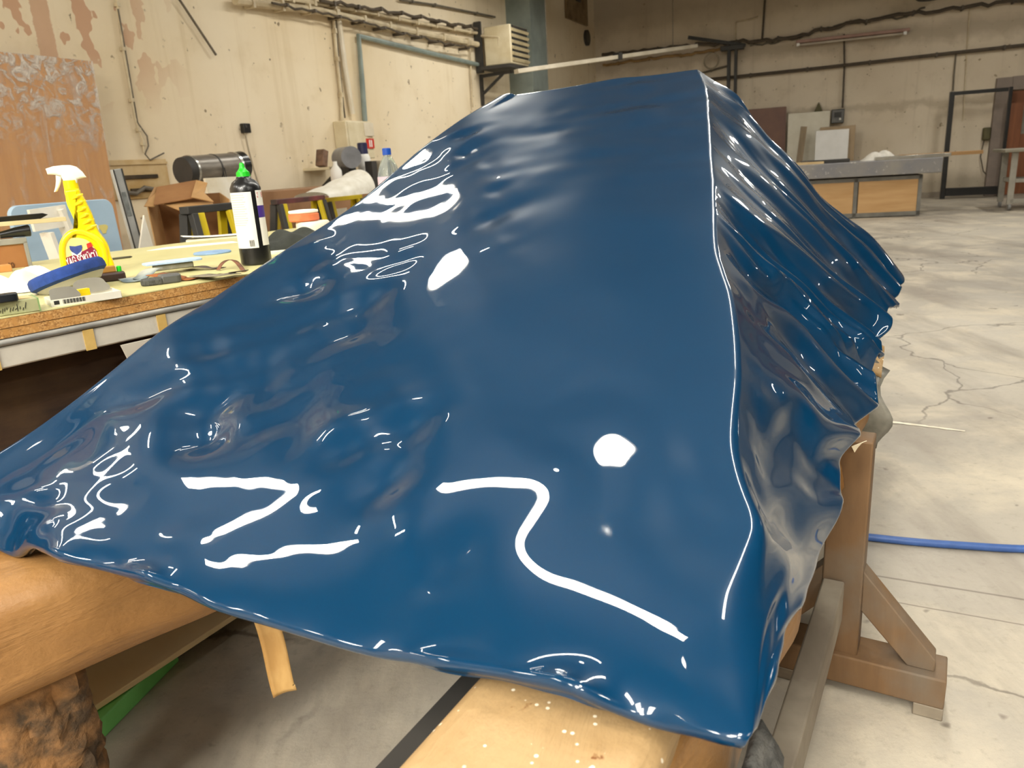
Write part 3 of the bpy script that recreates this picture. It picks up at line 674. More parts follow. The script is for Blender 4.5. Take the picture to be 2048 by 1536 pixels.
# --- yellow spray bottle
t, k, p = at('spray_bottle', 180, 549, 'yellow spray bottle with a white trigger head and red label standing on the work table', 'bottle', dr=-.05)
def zz(x, y): return (((x-690)+.20*(1046-y))*k*.86/3.84, (1046-y)*k/3.84*1.02)
m_yel = M('yellow_plastic', 'f6d806', 'f0cf00', 3, .3, coat=.3)
body = [(515, 1046), (492, 960), (480, 880), (478, 815), (490, 770), (515, 735), (550, 713), (578, 700), (585, 655), (560, 590), (532, 530), (522, 470), (520, 425), (624, 422), (634, 450), (660, 485), (690, 545), (722, 612), (748, 690), (775, 745), (812, 792), (842, 845), (856, 905), (866, 1046)]
def rounded_prism(poly, d, inset=.14, n=5):
    """silhouette swelling to full depth away from its outline"""
    P = np.array(poly, float); c = P.mean(0); mb = MB(); vs = []; fs = []
    nrm = np.roll(P, -1, 0)-np.roll(P, 1, 0); nrm = np.stack([nrm[:, 1], -nrm[:, 0]], 1); nrm /= np.linalg.norm(nrm, axis=1, keepdims=True)+1e-9
    ar = 0.5*np.sum(P[:, 0]*np.roll(P[:, 1], -1)-np.roll(P[:, 0], -1)*P[:, 1]); nrm *= np.sign(ar)
    r = inset*d; m_ = len(P); rows = []
    for a in np.linspace(-90, 90, 2*n+1):
        y = d/2-r + r*math.sin(math.radians(abs(a))) if abs(a) > 0 else d/2-r
        y = (d/2-r + r*abs(math.sin(math.radians(a))))*(1 if a > 0 else -1 if a < 0 else 0)
        ins = r*(1-math.cos(math.radians(a)))
        rows.append([(q[0], -y, q[1]) for q in P-nrm*ins])
    for rw in rows: vs += rw
    for i in range(len(rows)-1):
        for j in range(m_): fs.append((i*m_+j, i*m_+(j+1) % m_, (i+1)*m_+(j+1) % m_, (i+1)*m_+j))
    fs += [tuple(range(m_)), tuple(range((len(rows)-1)*m_, len(rows)*m_))[::-1]]
    return mb.add(vs, fs)
def smooth_poly(q, n): return [tuple(x) for x in catmull(q+[q[0]], n=n+1)[:-1]]
bd = rounded_prism(smooth_poly([zz(*q) for q in body], 90), .062).build('bottle_body', m_yel, t, smooth=True)
for i in range(6):                                     # finger grips on the neck
    x0, y0 = 645+i*20, 455+i*45
    a, b_ = zz(x0-78, y0+38), zz(x0+6, y0+8)
    MB().tube([(a[0], -.028, a[1]), ((a[0]+b_[0])/2, -.036, (a[1]+b_[1])/2+.002), (b_[0], -.022, b_[1])], [.003, .0055, .003], 8).build('grip_rib', m_yel, bd, smooth=True)
loop = [zz(*q) for q in ((498, 985), (487, 880), (490, 810), (520, 757), (575, 722), (640, 728), (710, 757), (770, 805), (805, 870), (815, 960), (818, 1040))]
MB().tube([(x, -.031, z) for x, z in catmull(loop, n=40)], .0085, 10).build('raised_rim', m_yel, bd, smooth=True)
lab = rounded_prism(smooth_poly([zz(*q) for q in ((512, 1030), (500, 900), (505, 820), (535, 772), (600, 765), (680, 790), (735, 850), (762, 930), (770, 1030))], 40), .004, .2).build('label', M('label_cream', 'f3e49a', 'f1db6b', 2, .4), t); lab.location = (0, -.0305, 0)
MB().prism([zz(*q) for q in ((497, 905), (560, 888), (640, 866), (712, 838), (745, 862), (770, 940), (772, 1030), (512, 1030))], -.0335, -.0325).build('label_band', M('maroon_print', '8c1c3c', '7d1634', 3, .4), t)
text('label_text', 'YAĞ SÖKÜCÜ', 80*k/3.84, M('white_print', 'fbf6ee', rough=.4), t, (zz(522, 962)[0], -.0345, zz(522, 962)[1]), (PI/2, -.16, 0), .43, .12, .0005)
MB().prism([zz(*q) for q in ((540, 818), (585, 825), (635, 818), (640, 838), (632, 862), (598, 888), (560, 862), (545, 845))], -.0350, -.0340).build('label_emblem', M('blue_print', '2d3c7c', '42549a', 60, .4), t)
MB().prism([zz(*q) for q in ((545, 858), (590, 880), (640, 858), (625, 886), (600, 895), (568, 884))], -.0342, -.0335).build('emblem_backing', M('white_print', 'fbf6ee', rough=.4), t)
MB().prism([zz(*q) for q in ((672, 815), (705, 805), (722, 835), (680, 848))], -.0345, -.0335).build('label_flag', M('red_print', 'cf3327', 'b92a20', 4, .4), t)
m_clear = M('milky_plastic', 'f4f1e8', 'e6e2d6', 5, .3, alpha=.93)
MB().lathe([(.0195*k/.00146, 0), (.0185*k/.00146, .030*k/.00146)], 24, (zz(570, 428)[0], 0, zz(570, 438)[1])).build('neck_collar', m_yel, t, smooth=True)
hd = rounded_prism([zz(*q) for q in ((378, 272), (430, 258), (500, 253), (560, 254), (610, 268), (655, 305), (684, 345), (640, 352), (616, 357), (613, 390), (513, 390), (505, 360), (490, 328), (442, 316), (392, 312))], .024, .3).build('spray_head', m_clear, t, smooth=True)
rounded_prism([zz(*q) for q in ((452, 318), (494, 330), (492, 365), (478, 400), (460, 432), (434, 436), (446, 400), (452, 360))], .014, .3).build('trigger', m_clear, t, smooth=True)

# --- polish bottle
t, k, p = at('polish_bottle', 514, 528, 'black polish bottle with a white label and bright green spout cap', 'bottle', dr=.35)
R = 29.5*k; Z = lambda y: (528-y)*k*1.03
m_blk = M('black_plastic', '0f0f10', '161617', 4, .3, coat=.2)
MB().lathe([(R*.9, 0), (R, .004), (R*1.0, Z(500)), (R*.985, Z(395)), (R*.98, Z(385)), (R*.80, Z(374)), (R*.5, Z(368)), (R*.45, Z(364))], 40).build('bottle_body', m_blk, t, smooth=True)
m_grn = M('green_plastic', '1fc321', '17b01c', 4, .35)
MB().lathe([(R*.47, Z(369)), (R*.42, Z(356)), (R*.36, Z(355)), (R*.22, Z(350)), (R*.16, Z(345)), (R*.16, Z(342)), (R*.10, Z(339))], 24).build('spout_cap', m_grn, t, smooth=True)
def patch(a0, a1, z0, z1, r, name, mat, par=t, n=16):
    mb = MB(); mb.grid(lambda u, v: (r*math.cos(a0+(a1-a0)*u), r*math.sin(a0+(a1-a0)*u), z0+(z1-z0)*v), n, 2)
    return mb.build(name, mat, par, smooth=True)
m_lab = M('label_white', 'efece4', 'e4e0d6', 3, .45)
FA = -PI/2
patch(FA-1.75, FA-.05, Z(495), Z(392), R*1.012, 'label', m_lab)
patch(FA+.25, FA+.95, Z(492), Z(390), R*1.012, 'front_label', m_lab)
patch(FA+.25, FA+.95, Z(440), Z(418), R*1.016, 'purple_band', M('purple_print', '4d3391', '40297d', 3, .4))
for i in range(14): patch(FA-1.55, FA-.45-.25*random.random(), Z(398+i*4.2), Z(396.6+i*4.2), R*1.015, 'print_line', M('grey_print', 'bdb9b0', rough=.5))
for i in range(9): patch(FA-.62+i*.036, FA-.62+i*.036+.012+.01*(i % 3), Z(492), Z(480), R*1.016, 'barcode_bar', M('black_print', '1a1a1a', rough=.5), n=3)
lt = text('logo_text', '3M', .019, M('red_print', 'cf3327', 'b92a20', 4, .4), t, (R*1.022*math.cos(FA+.34), R*1.022*math.sin(FA+.34), Z(403)), (PI/2, 0, .60), .9, 0, .0006)

# --- blue polishing pad leaning on the open carton
t, k, p = at('buffing_pad', 66, 588, 'round dark blue foam buffing pad with grey backing, tilted on the open carton', 'pad', dr=.12)
t.location.z = ZB+.028; t.location.x += .090; t.location.y += .012; t.rotation_euler = (-.20, -.235, t.rotation_euler[2])
RD = .088
MB().lathe([(RD*.9, -.004), (RD, .002), (RD*1.01, .013), (RD*.99, .022), (RD*.93, .027), (.02, .029)], 40).build('foam_disc', M('blue_foam', '1d3f8a', '16336f', 30, .85, bump=.3), t, smooth=True)
MB().lathe([(.03, -.022), (RD*.75, -.018), (RD*.88, -.005), (RD*.9, -.003)], 40).build('backing', M('light_grey_plastic', 'b9b5ac', 'a8a49b', 6, .5), t, smooth=True)

# --- open carton with a barcode
t, k, p = at('open_carton', 168, 601, 'small open white carton with grey inside and a barcode under the blue pad', 'carton', dr=.16)
Wd, Dp, Hh = .136, .08, .015
m_cw = M('white_card', 'dcd8cb', 'cfcabb', 8, .6); m_cg = M('grey_card', '908c82', '827e74', 8, .7)
MB().box((0, -Dp/2, Hh/2), (Wd, .002, Hh)).box((0, Dp/2, Hh/2), (Wd, .002, Hh)).box((-Wd/2, 0, Hh/2), (.002, Dp, Hh)).box((Wd/2, 0, Hh/2), (.002, Dp, Hh)).box((0, 0, .001), (Wd, Dp, .002)).build('tray', m_cw, t)
fl = MB().prism(smooth_poly([(-.067, 0), (-.067, .016), (-.062, .024), (-.03, .025), (-.018, .020), (-.012, 0)], 30), -.036, -.035).build('flap', m_cg, t); fl.location = (0, 0, Hh*.9)
fl = MB().prism(smooth_poly([(-.012, 0), (-.008, .022), (.01, .030), (.045, .029), (.056, .018), (.060, 0)], 30), .034, .035).build('flap', m_cg, t); fl.location = (0, 0, Hh*.9)
for i in range(22): MB().box((-.046+i*.0020, -Dp/2-.0013, .0085), (.0006+.0006*(i % 3), .0004, .009)).build('barcode_bar', M('black_print', '1a1a1a', rough=.5), t)
MB().box((-.058, -Dp/2-.0013, .0085), (.010, .0004, .008)).build('print_patch', M('black_print', '1a1a1a', rough=.5), t)
MB().box((.0, -.01, .018), (.024, .014, .018), .3).build('yellow_tab', m_yel, t)

# --- green box at the left
t, k, p = at('sanding_box', 20, 630, 'flat worn green box with scribbled print at the left end of the table edge', 'box', dr=.10)
bx_ = MB().box((-.02, .03, .014), (.145, .075, .026)).build('box_body', M('worn_green_card', 'a7a57b', '8f9168', 12, .7), t, .001)
MB().box((.053, .03, .014), (.003, .076, .027)).build('box_end', M('green_card', '7f9c63', '6b8a52', 9, .6), t)
mb = MB(); rr = random.Random(4)
for i in range(26):
    x = -.085+i*.0045; mb.bar((x, -.0085, .006+rr.random()*.006), (x+.004*rr.random(), -.0085, .012+rr.random()*.011), .0009, .0009)
mb.build('scribble', M('black_print', '1a1a1a', rough=.5), t)
MB().box((-.02, .035, .0275), (.13, .05, .0015), .05).build('paper_top', M('manila', 'd6b888', 'c7a774', 9, .6), t)
# --- black scraper
t, k, p = at('scraper', 8, 604, 'dark scraper with a black rounded handle lying behind the green box', 'tool', z=ZB+.028, dr=.2)
MB().flat(smooth_poly([(-.06, 0), (-.02, -.014), (.018, -.012), (.026, 0), (.016, .014), (-.02, .013)], 30), 0, .016).build('handle', M('dark_navy_plastic', '15181d', '1e2126', 6, .35), t, .004)
MB().flat([(-.06, .012), (.0, .014), (.03, .026), (.02, .034), (-.06, .032)], .012, .014).build('blade', M('bright_steel', 'c9c7c0', 'b5b3ab', 12, .25, .8), t)
# --- crumpled white cloth
t, k, p = at('cloth', 55, 578, 'crumpled white cloth lying behind the blue pad on the work table', 'cloth')
rr = np.random.RandomState(2); 
def cl(u, v):
    x, y = (u-.5)*.20, (v-.5)*.17; e = max(0, 1-((u-.5)**2+(v-.5)**2)*4.0)
    return (x+.008*math.sin(v*13+u*3), y+.008*math.sin(u*11), .002+e**.7*.030*(1+.5*math.sin(u*14+math.sin(v*9)*2)+.5*math.sin(v*17+u*6))*1.0)
mb = MB().grid(cl, 40, 36); mb.build('fabric', M('white_cloth', 'f3efe4', 'e2dccd', 9, .9, bump=.3), t, smooth=True)
# --- small brown block at far left
t, k, p = at('wood_block', 5, 545, 'small orange brown wooden block at the left end of the table', 'block', dr=.1)
MB().box((-.01, .02, .011), (.075, .05, .022)).build('block', M('orange_wood', 'c98f4e', 'b87d3e', 8, .6), t, .002)
# --- sanding block, sponges, strips
t, k, p = at('sanding_block', 322, 568, 'dark grey oval sanding block with a ribbed waist near the table edge', 'block', dr=.15)
MB().flat(smooth_poly([(-.046, 0), (-.036, -.017), (-.012, -.021), (.004, -.018), (.008, .018), (-.012, .021), (-.036, .017)], 40), 0, .017).build('ribbed_grip', M('grey_rubber', '54544f', '3f3f3b', 60, .7, stretch=(4, 1, 1), bump=.5), t, .004)
MB().flat(smooth_poly([(.0, -.020), (.036, -.021), (.046, -.012), (.048, .0), (.046, .012), (.036, .021), (.0, .020)], 40), 0, .022).build('pad_body', M('grey_plastic', '5d5d5b', '4c4c4a', 8, .5), t, .005)
t, k, p = at('sponge_pad', 345, 537, 'grey sanding sponge with a pale blue top face lying behind the sanding block', 'sponge', z=ZB+.012, dr=.2)
MB().flat([(-.055, -.03), (.05, -.03), (.06, .03), (-.045, .03)], 0, .016).build('sponge', M('grey_sponge', '8b8878', '7a7768', 30, .9, bump=.4), t, .003)
MB().flat(smooth_poly([(-.07, -.035), (.06, -.036), (.078, .0), (.07, .04), (-.06, .036)], 30), .017, .021).build('blue_face', M('pale_blue_pad', 'b9cde2', 'a8bfd8', 20, .8), t)
t, k, p = at('sanding_pad', 425, 507, 'thin round pale blue sanding pad lying flat in the middle of the work table', 'pad')
MB().lathe([(.06, 0), (.062, .003), (.060, .007), (.01, .008)], 40).build('pad', M('dusty_blue_pad', '8eaacb', '7d9abd', 22, .85), t, smooth=True)
def strip(name, pts, wdt, m_, label, cat='strip', thick=.0012):
    """curled strip: list of (pixel x, pixel y, height) along its length"""
    P = [ON(a, b_, ZB+c) for a, b_, c in pts]; q = catmull([tuple(x) for x in P], n=30)
    mb = MB(); vs = []; tg = np.gradient(q, axis=0)
    for i in range(30):
        d = np.array([-tg[i][1], tg[i][0], 0]); d /= np.linalg.norm(d)+1e-9
        vs += [q[i]-d*wdt/2, q[i]+d*wdt/2]
    base = P[0]*np.array([1, 1, 0])+np.array([0, 0, ZB]); mb.add([tuple(x-base) for x in vs], [(2*i, 2*i+1, 2*i+3, 2*i+2) for i in range(29)])
    o = mb.build(name, m_, None, smooth=True, solid=thick); o.location = tuple(base); return tag(o, label, cat)
m_sp1 = M('brown_sandpaper', 'a5622f', '8c4f24', 40, .9, bump=.5); m_sp2 = M('grey_sandpaper', '8f8672', '7b7261', 40, .9, bump=.5, stretch=(3, 1, 1))
strip('sandpaper_strip', [(255, 556, .006), (268, 562, .002), (285, 553, .010), (300, 540, .022), (312, 536, .024)], .045, M('blue_grey_sandpaper', 'c9c6b4', '6d7f86', 10, .85), 'curled blue grey sandpaper strip left of the sanding block')
strip('sandpaper_strip', [(310, 548, .014), (340, 553, .010), (362, 556, .006), (378, 558, .002), (394, 556, .004)], .05, m_sp1, 'curled orange brown sandpaper strip behind the sanding block')
strip('sandpaper_strip', [(398, 550, .004), (420, 551, .010), (445, 549, .012), (470, 546, .008), (478, 542, .014)], .05, m_sp2, 'rolled beige sandpaper strip right of the sanding block')
strip('sandpaper_strip', [(375, 535, .004), (400, 533, .010), (425, 536, .004), (445, 534, .002)], .03, M('dark_sandpaper', '70625a', '51463f', 30, .9), 'dark crumpled sandpaper strip between the sponge and the polish bottle')
strip('leather_strap', [(436, 540, .003), (444, 527, .018), (456, 520, .024), (470, 522, .020), (480, 532, .010), (488, 543, .002)], .012, M('brown_leather', '8d5a3c', '5e3b28', 25, .6), 'thin brown strap arching up in front of the polish bottle', 'strap')
t, k, p = at('pencil', 243, 518, 'thin dark pencil lying on the work table right of the spray bottle', 'pencil', dr=.25)
MB().tube([(-.034, 0, .004), (.030, 0, .004), (.036, 0, .004)], [.0035, .0035, .001], 8).build('pencil', M('dark_pencil', '4b4632', '3d3828', 8, .5), t)
t, k, p = at('cleaning_brush', 222, 562, 'dark brown brush block with a green tip beside the spray bottle', 'brush', dr=.1)
MB().flat(smooth_poly([(-.03, -.02), (.028, -.022), (.036, 0), (.03, .02), (-.03, .02)], 30), 0, .022).build('block', M('dark_brown_plastic', '46302a', '37251f', 8, .5), t, .004)
MB().box((.0, .012, .030), (.034, .02, .016)).build('wood_top', M('ochre_wood', 'a8782e', '946724', 8, .6), t, .002)
MB().lathe([(.006, 0), (.006, .012), (.004, .014)], 12, (.026, .012, .022)).build('green_tip', m_grn, t)
for a_, pp, lb in (((430, 478), .10, 'folded white paper sheets stacked at the back of the work table'), ((385, 492), -.05, 'single flat sheet of white paper at the far table edge')):
    t, k, p = at('paper_sheet', *a_, lb, 'paper', dr=pp)
    if pp > 0:
        MB().flat([(-.12, -.04), (.12, -.04), (.14, .07), (-.10, .07)], .0, .008).build('lower_sheets', M('paper_white', 'f1ede2', 'e7e2d5', 5, .8), t)
        MB().grid(lambda u, v: (-.13+.25*u, -.05+.12*v, .012+.012*(1-u)**3+.003*math.sin(v*6)), 14, 6).build('top_sheet', M('paper_bright', 'f8f5ec', rough=.8), t, smooth=True, solid=.001)
    else: MB().flat([(-.16, -.05), (.17, -.03), (.15, .06), (-.10, .05)], 0, .001).build('sheet', M('paper_bright', 'f8f5ec', rough=.8), t)
# --- dark bag, tub, orange pad
t, k, p = at('cloth_bag', 592, 500, 'dark grey cloth bag slumped behind the polish bottle', 'bag', dr=.1)
MB().grid(lambda u, v: (-.11+.24*u+.01*math.sin(v*7), -.05+.12*v, .001+.062*(max(0, math.sin(PI*v))**.6)*(max(0, math.sin(PI*min(1, u*.93+.04)))**.45)*(1+.14*math.sin(u*17+v*5)+.1*math.sin(v*13))), 40, 30).build('bag', M('charcoal_cloth', '2c2e2a', '3c3e38', 14, .95, bump=.4), t, smooth=True)
t, k, p = at('plastic_tub', 578, 486, 'low white plastic tub on the table under the orange pad', 'tub')
t.location = tuple(ON(566, 497)); t.location.x += .05; t.location.y += .26
MB().lathe([(.055, 0), (.062, .05), (.062, .066), (.058, .072), (.02, .073)], 30).build('tub', M('white_tub', 'eae5d8', 'dfd9ca', 6, .5), t, smooth=True)
q = np.array(t.location)
o = thing('polishing_pad', q+np.array([-.03, 0, .0735]), 0, 'round orange foam polishing pad with a white top on the white tub', 'pad')
MB().lathe([(.050, 0), (.056, .004), (.056, .026), (.05, .030)], 36).build('foam', M('orange_foam', 'e8865a', 'd9764b', 30, .85, bump=.3), o, smooth=True)
MB().lathe([(.052, .030), (.055, .033), (.054, .040), (.02, .043)], 36).build('white_cap', M('white_foam', 'efe9df', rough=.8), o, smooth=True)
t, k, p = at('plastic_disc', 555, 506, 'white round plastic disc lying right of the polish bottle', 'lid')
MB().lathe([(.042, 0), (.042, .007), (.038, .009), (.01, .009)], 36).build('disc', M('ivory_plastic', 'e9e4cf', rough=.4), t, smooth=True)
# --- water bottle
t, k, p = at('water_bottle', 790, 466, 'clear plastic water bottle with a blue cap seen behind the blue panel', 'bottle')
k = .0020
m_pet, nt, b = new_mat('clear_bottle'); b.inputs['Base Color'].default_value = lin('d6e6ea'); b.inputs['Transmission Weight'].default_value = .85; b.inputs['Roughness'].default_value = .06; b.inputs['IOR'].default_value = 1.2; b.inputs['Alpha'].default_value = .75
MB().lathe([(.042, 0), (.045, .01), (.045, .20), (.043, .225), (.034, .255), (.018, .285), (.014, .29), (.014, .297)], 30).build('bottle_body', m_pet, t, smooth=True)
MB().lathe([(.0455, .12), (.0455, .215)], 30).build('label', M('pale_pink_label', 'dcd3e0', 'c9a9c0', 9, .4), t, smooth=True)
MB().lathe([(.0165, .295), (.0165, .318), (.014, .320)], 20).build('cap', M('blue_cap', '1d52b8', '1747a3', 3, .35), t, smooth=True)
# --- things at the far left of the table
t, k, p = at('framed_board', 30, 536, 'brown board in a grey frame marked 40 at the far left of the table', 'board', dr=.12)
kk = k
MB().box((-10*kk, .0, 25*kk), (72*kk, .02, 50*kk)).build('board', M('brown_card', 'a6703f', '93602f', 5, .7), t, .001)
MB().box((-10*kk, -.002, 52*kk), (80*kk, .03, 12*kk)).box((24*kk+.004, -.002, 25*kk), (7*kk, .03, 52*kk)).build('grey_frame', M('grey_frame', '9a978c', '85827a', 8, .6), t, .002)
text('marker_text', '40', 14*kk, M('brown_ink', '5b3517', rough=.6), t, (-14*kk, -.0115, 2*kk), (PI/2, 0, 0), 1, 0, .0006)
ztop = ZB+58*kk
q0 = np.array(t.location); rz0 = t.rotation_euler[2]
def stack(name, dz, label, cat, dx=0): return thing(name, q0+np.array([math.cos(rz0)*dx, math.sin(rz0)*dx, ztop-ZB+dz]), rz0, label, cat)
t = stack('torch', .0, 'black and silver torch lying on the grey framed board', 'torch', -.02)
MB().tube([(-.16, 0, .013), (.0, 0, .013)], .010, 14).build('barrel', M('satin_silver', '9b988f', '87847c', 8, .35, .7), t, smooth=True)
MB().tube([(.0, 0, .013), (.02, 0, .015), (.045, 0, .018), (.085, 0, .020), (.088, 0, .020)], [.011, .013, .016, .0195, .017], 18).build('head', m_blk, t, smooth=True)
t = stack('shelf_board', .041, 'cream wooden shelf board lying across the torch at the far left', 'board', .03)
MB().box((0, .02, .007), (.30, .07, .014)).build('board', M('cream_wood', 'd9c9a2', 'c7b58b', 6, .6, stretch=(1, 6, 6)), t, .001)
t = stack('straightedge', .055, 'flat black straightedge lying on the cream shelf board', 'ruler', .045)
MB().prism([(-.075, 0), (.06, .0), (.085, .012), (.07, .018), (-.07, .016)], -.01, .025).build('blade', m_blk, t, .001)
t = stack('jar', .055, 'small white jar with dark bristles on the shelf board at the left picture edge', 'jar', -.068)
MB().lathe([(.018, 0), (.022, .006), (.022, .036), (.019, .042)], 20, (0, .03, 0)).build('jar', M('white_tub', 'eae5d8', 'dfd9ca', 6, .5), t, smooth=True)
# ------------------------------------------------------------------ left wall and the things before it
def lw(px, py, off=0.0):
    """seen pixel -> (distance along the left wall, height) on a plane off metres before it"""
    p = LW(px, py, off); return float((p-CR)@dL), float(p[2])
def LWP(s, off, z): return CR + dL*s + nL*off + np.array([0, 0, z])
def bw(px, py, off=0.0):
    p = BW(px, py, off); return float((p-CR)@dB), float(p[2])
def BWP(s, off, z): return CR + dB*s + nB*off + np.array([0, 0, z])
def on_left(name, s, off, z, label, cat, group=None): return thing(name, LWP(s, off, z), rL, label, cat, group)   # local x along the wall, -y into the room
def on_back(name, s, off, z, label, cat, group=None): return thing(name, BWP(s, off, z), rB, label, cat, group)
def tag_at(o, org, rz, label, cat, group=None):
    o.location = tuple(org); o.rotation_euler = (0, 0, rz); return tag(o, label, cat, group)
m_pipe = M('cream_painted_pipe', 'd5c6a6', 'b6a587', 6, .5); m_cab = M('grey_cable', '6d6455', '574f43', 8, .6)
m_brn = M('brown_cable', '55493a', '443a2e', 8, .6); m_cream = M('cream_enamel', 'ded2b4', 'cfc09d', 5, .45); m_wht = M('white_board', 'ebe6da', 'dcd5c4', 5)

# long pipes along the left wall
def wall_run(name, pts, r, mat, label, off=.06, clips=0, cat='pipe', wob=0, fn=lw, P=LWP, n=8):
    q = [fn(*a, off) for a in pts]; base = P(q[0][0], 0, 0); rz = rL if fn is lw else rB; rr = random.Random(len(label)*7)
    L_ = [(s-q[0][0], -off, z) for s, z in q]
    if wob: L_ = [tuple(x) for x in catmull(L_, n=max(12, 8*len(L_)))]; L_ = [(x, y+rr.uniform(-wob, wob)*.4, z+rr.uniform(-wob, wob)) for x, y, z in L_]
    t = thing(name, base, rz, label, cat)
    mb = MB(); mb.tube(L_, r, n); mb.build('run', mat, t, smooth=True)
    if clips:
        for k in range(clips):
            f_ = (k+.5)/clips*(len(L_)-1); i = int(f_); g = f_-i; a, b_ = Vector(L_[i]), Vector(L_[min(i+1, len(L_)-1)]); c = a.lerp(b_, g)
            MB().box((c.x, c.y/2-r/2-.006, c.z), (.035, abs(c.y)+r, r*2.5)).build('clip', mat, t)
    return t
wall_run('service_pipe', [(470, 1), (640, 22), (800, 58), (955, 89)], .045, m_pipe, 'thick cream pipe sloping along the left wall, lower of the bundle', .10, 9)
wall_run('service_pipe', [(560, -4), (700, 17), (840, 46), (953, 66)], .028, m_pipe, 'middle cream pipe of the bundle along the left wall', .08, 10)
wall_run('cable_bundle', [(640, 0), (760, 20), (870, 40), (955, 58)], .020, m_brn, 'dark sagging cable bundle above the pipes on the left wall', .15, 8, 'cable', .02)
wall_run('cable_bundle', [(545, 8), (660, 30), (790, 62), (900, 88), (950, 96)], .014, m_brn, 'thin dark cable clipped under the thick cream pipe', .18, 10, 'cable', .02)
wall_run('service_pipe', [(800, 0), (870, 10), (990, 34)], .016, m_cab, 'thin grey pipe high on the left wall near the heater', .05, 3)
wall_run('grey_conduit', [(730, 243), (724, 160), (717, 72), (800, 92), (900, 116), (955, 129)], .035, M('blue_grey_pipe', '8a9690', '76827d', 5, .5), 'blue grey conduit rising from the fuse box and turning along the wall', .06, 0, 'pipe')
wall_run('hanging_cable', [(233, -4), (236, 15), (245, 90), (258, 165), (270, 235), (278, 262), (286, 280), (288, 305)], .012, m_pipe, 'double cream cable running down the wall right of the wrapped wood panel', .03, 5, 'cable')
wall_run('hanging_cable', [(236, 18), (249, 92), (262, 168), (275, 245), (294, 272), (297, 292), (290, 308), (300, 320), (316, 312), (328, 306)], .007, m_cab, 'thin grey cable looping at the recess below', .04, 0, 'cable')
wall_run('hanging_cable', [(667, 36), (672, 100), (682, 190), (685, 258), (692, 322)], .022, m_pipe, 'cream cable pair dropping to the left side of the fuse box', .04, 5, 'cable')
wall_run('hanging_cable', [(671, 36), (677, 110), (686, 200), (690, 236)], .009, m_brn, 'dark cable beside the cream cable pair above the fuse box', .05, 0, 'cable')
wall_run('cable_duct', [(672, 0), (690, 135), (705, 228)], .035, M('white_duct', 'e2d8c4', 'd2c6ae', 4, .5), 'white cable duct coming down at a slant to the fuse box', .05, 0, 'duct')
wall_run('hanging_cable', [(940, 90), (942, 150), (946, 215)], .014, m_pipe, 'short cream cable dropping left of the bracket near the heater', .04, 0, 'cable')
wall_run('metal_rod', [(358, -2), (432, 110)], .012, m_cab, 'thin metal rod leaning at an angle high on the left wall', .05, 0, 'rod')
wall_run('hanging_cable', [(489, 262), (497, 300), (508, 340), (518, 372)], .009, M('light_grey_cable', 'a89c86', '968a75', 8, .6), 'thin pale cable hanging from the small black socket', .04, 0, 'cable')
# drawn scribble loops
s, z = lw(487, 257); t = on_left('power_socket', s, 0, z, 'small black socket box on the left wall above the heater tube', 'socket')
MB().box((0, -.03, 0), (.10, .06, .10)).build('socket_box', m_blk, t, .006); MB().box((-.02, -.062, .02), (.03, .006, .03)).build('socket_face', m_dark, t)
# fuse box with its red label
s0, z0 = lw(697, 318, .2); s1, z1 = lw(745, 243, .2); t = on_left('fuse_box', (s0+s1)/2, 0, (z0+z1)/2, 'cream fuse box with a red warning label on the left wall', 'fuse box')
W_, H_ = s1-s0, z1-z0
MB().box((0, -.10, 0), (W_*.92, .20, H_)).build('box', m_cream, t, .01); MB().box((-W_*.08, -.205, 0), (W_*.66, .012, H_*.94)).build('door', m_cream, t, .006)
MB().box((W_*.30, -.213, -H_*.10), (W_*.28, .006, H_*.27)).build('warning_label', M('red_print', 'cf3327'), t); MB().box((W_*.27, -.218, -H_*.10), (W_*.035, .004, H_*.19)).build('label_stripe', m_white, t); MB().box((W_*.34, -.218, -H_*.10), (W_*.035, .004, H_*.19)).build('label_stripe', m_white, t)
MB().box((W_*.30, -.213, H_*.28), (W_*.34, .012, H_*.36)).build('meter_cover', M('white_duct', 'e2d8c4'), t, .004)
# fan heater on its bracket
sa, zb = lw(977, 132, .25); sb_, zt = lw(1003, 62, .25); t = on_left('fan_heater', sa+.35, 0, (zb+zt)/2, 'cream louvred fan heater hanging beside the steel column', 'heater')
hh = zt-zb
MB().box((.05, -.42, 0), (.72, .5, hh)).build('casing', m_cream, t, .02)
for k in range(6): MB().box((.05, -.68, -hh*.38+hh*.15*k), (.66, .05, hh*.07), rx=.5).build('louvre', M('cream_louvre', 'cdbf9b', 'b9aa86', 5, .5), t)
for k in range(6): MB().box((.05, -.672, -hh*.30+hh*.15*k), (.64, .01, hh*.06)).build('gap', m_dark, t)
MB().box((-.33, -.08, .0), (.05, .12, hh*1.3)).build('wall_bracket', m_dark, t); MB().tube([(-.33, -.1, hh*.3), (-.30, -.45, hh*.2), (-.28, -.4, -hh*.3)], .02, 8).build('hose', m_pipe, t, smooth=True)
MB().box((.0, -.42, -hh*.56), (.9, .55, .05)).build('tray', m_dark, t)
s, z = lw(965, 165, .05); t = on_left('shelf_bracket', s, 0, z, 'black triangular bracket on the wall under the fan heater', 'bracket')
MB().bar((0, -.03, .13), (0, -.03, -.38), .05, .05).build('upright', m_dark, t); MB().bar((0, -.03, .1), (.0, -.6, .12), .05, .05).build('arm', m_dark, t); MB().bar((0, -.03, -.2), (0, -.45, .1), .04, .04).build('strut', m_dark, t)
# steel column
s, z = lw(1010, 0)
o = MB().box((.36, -.24, HT/2), (.72, .48, HT)).build('column_steel', M('grey_blue_paint', '8d9792', '7b8580', 3, .5)); o.location = tuple(LWP(s, 0, 0)); o.rotation_euler = (0, 0, rL); struct(o)
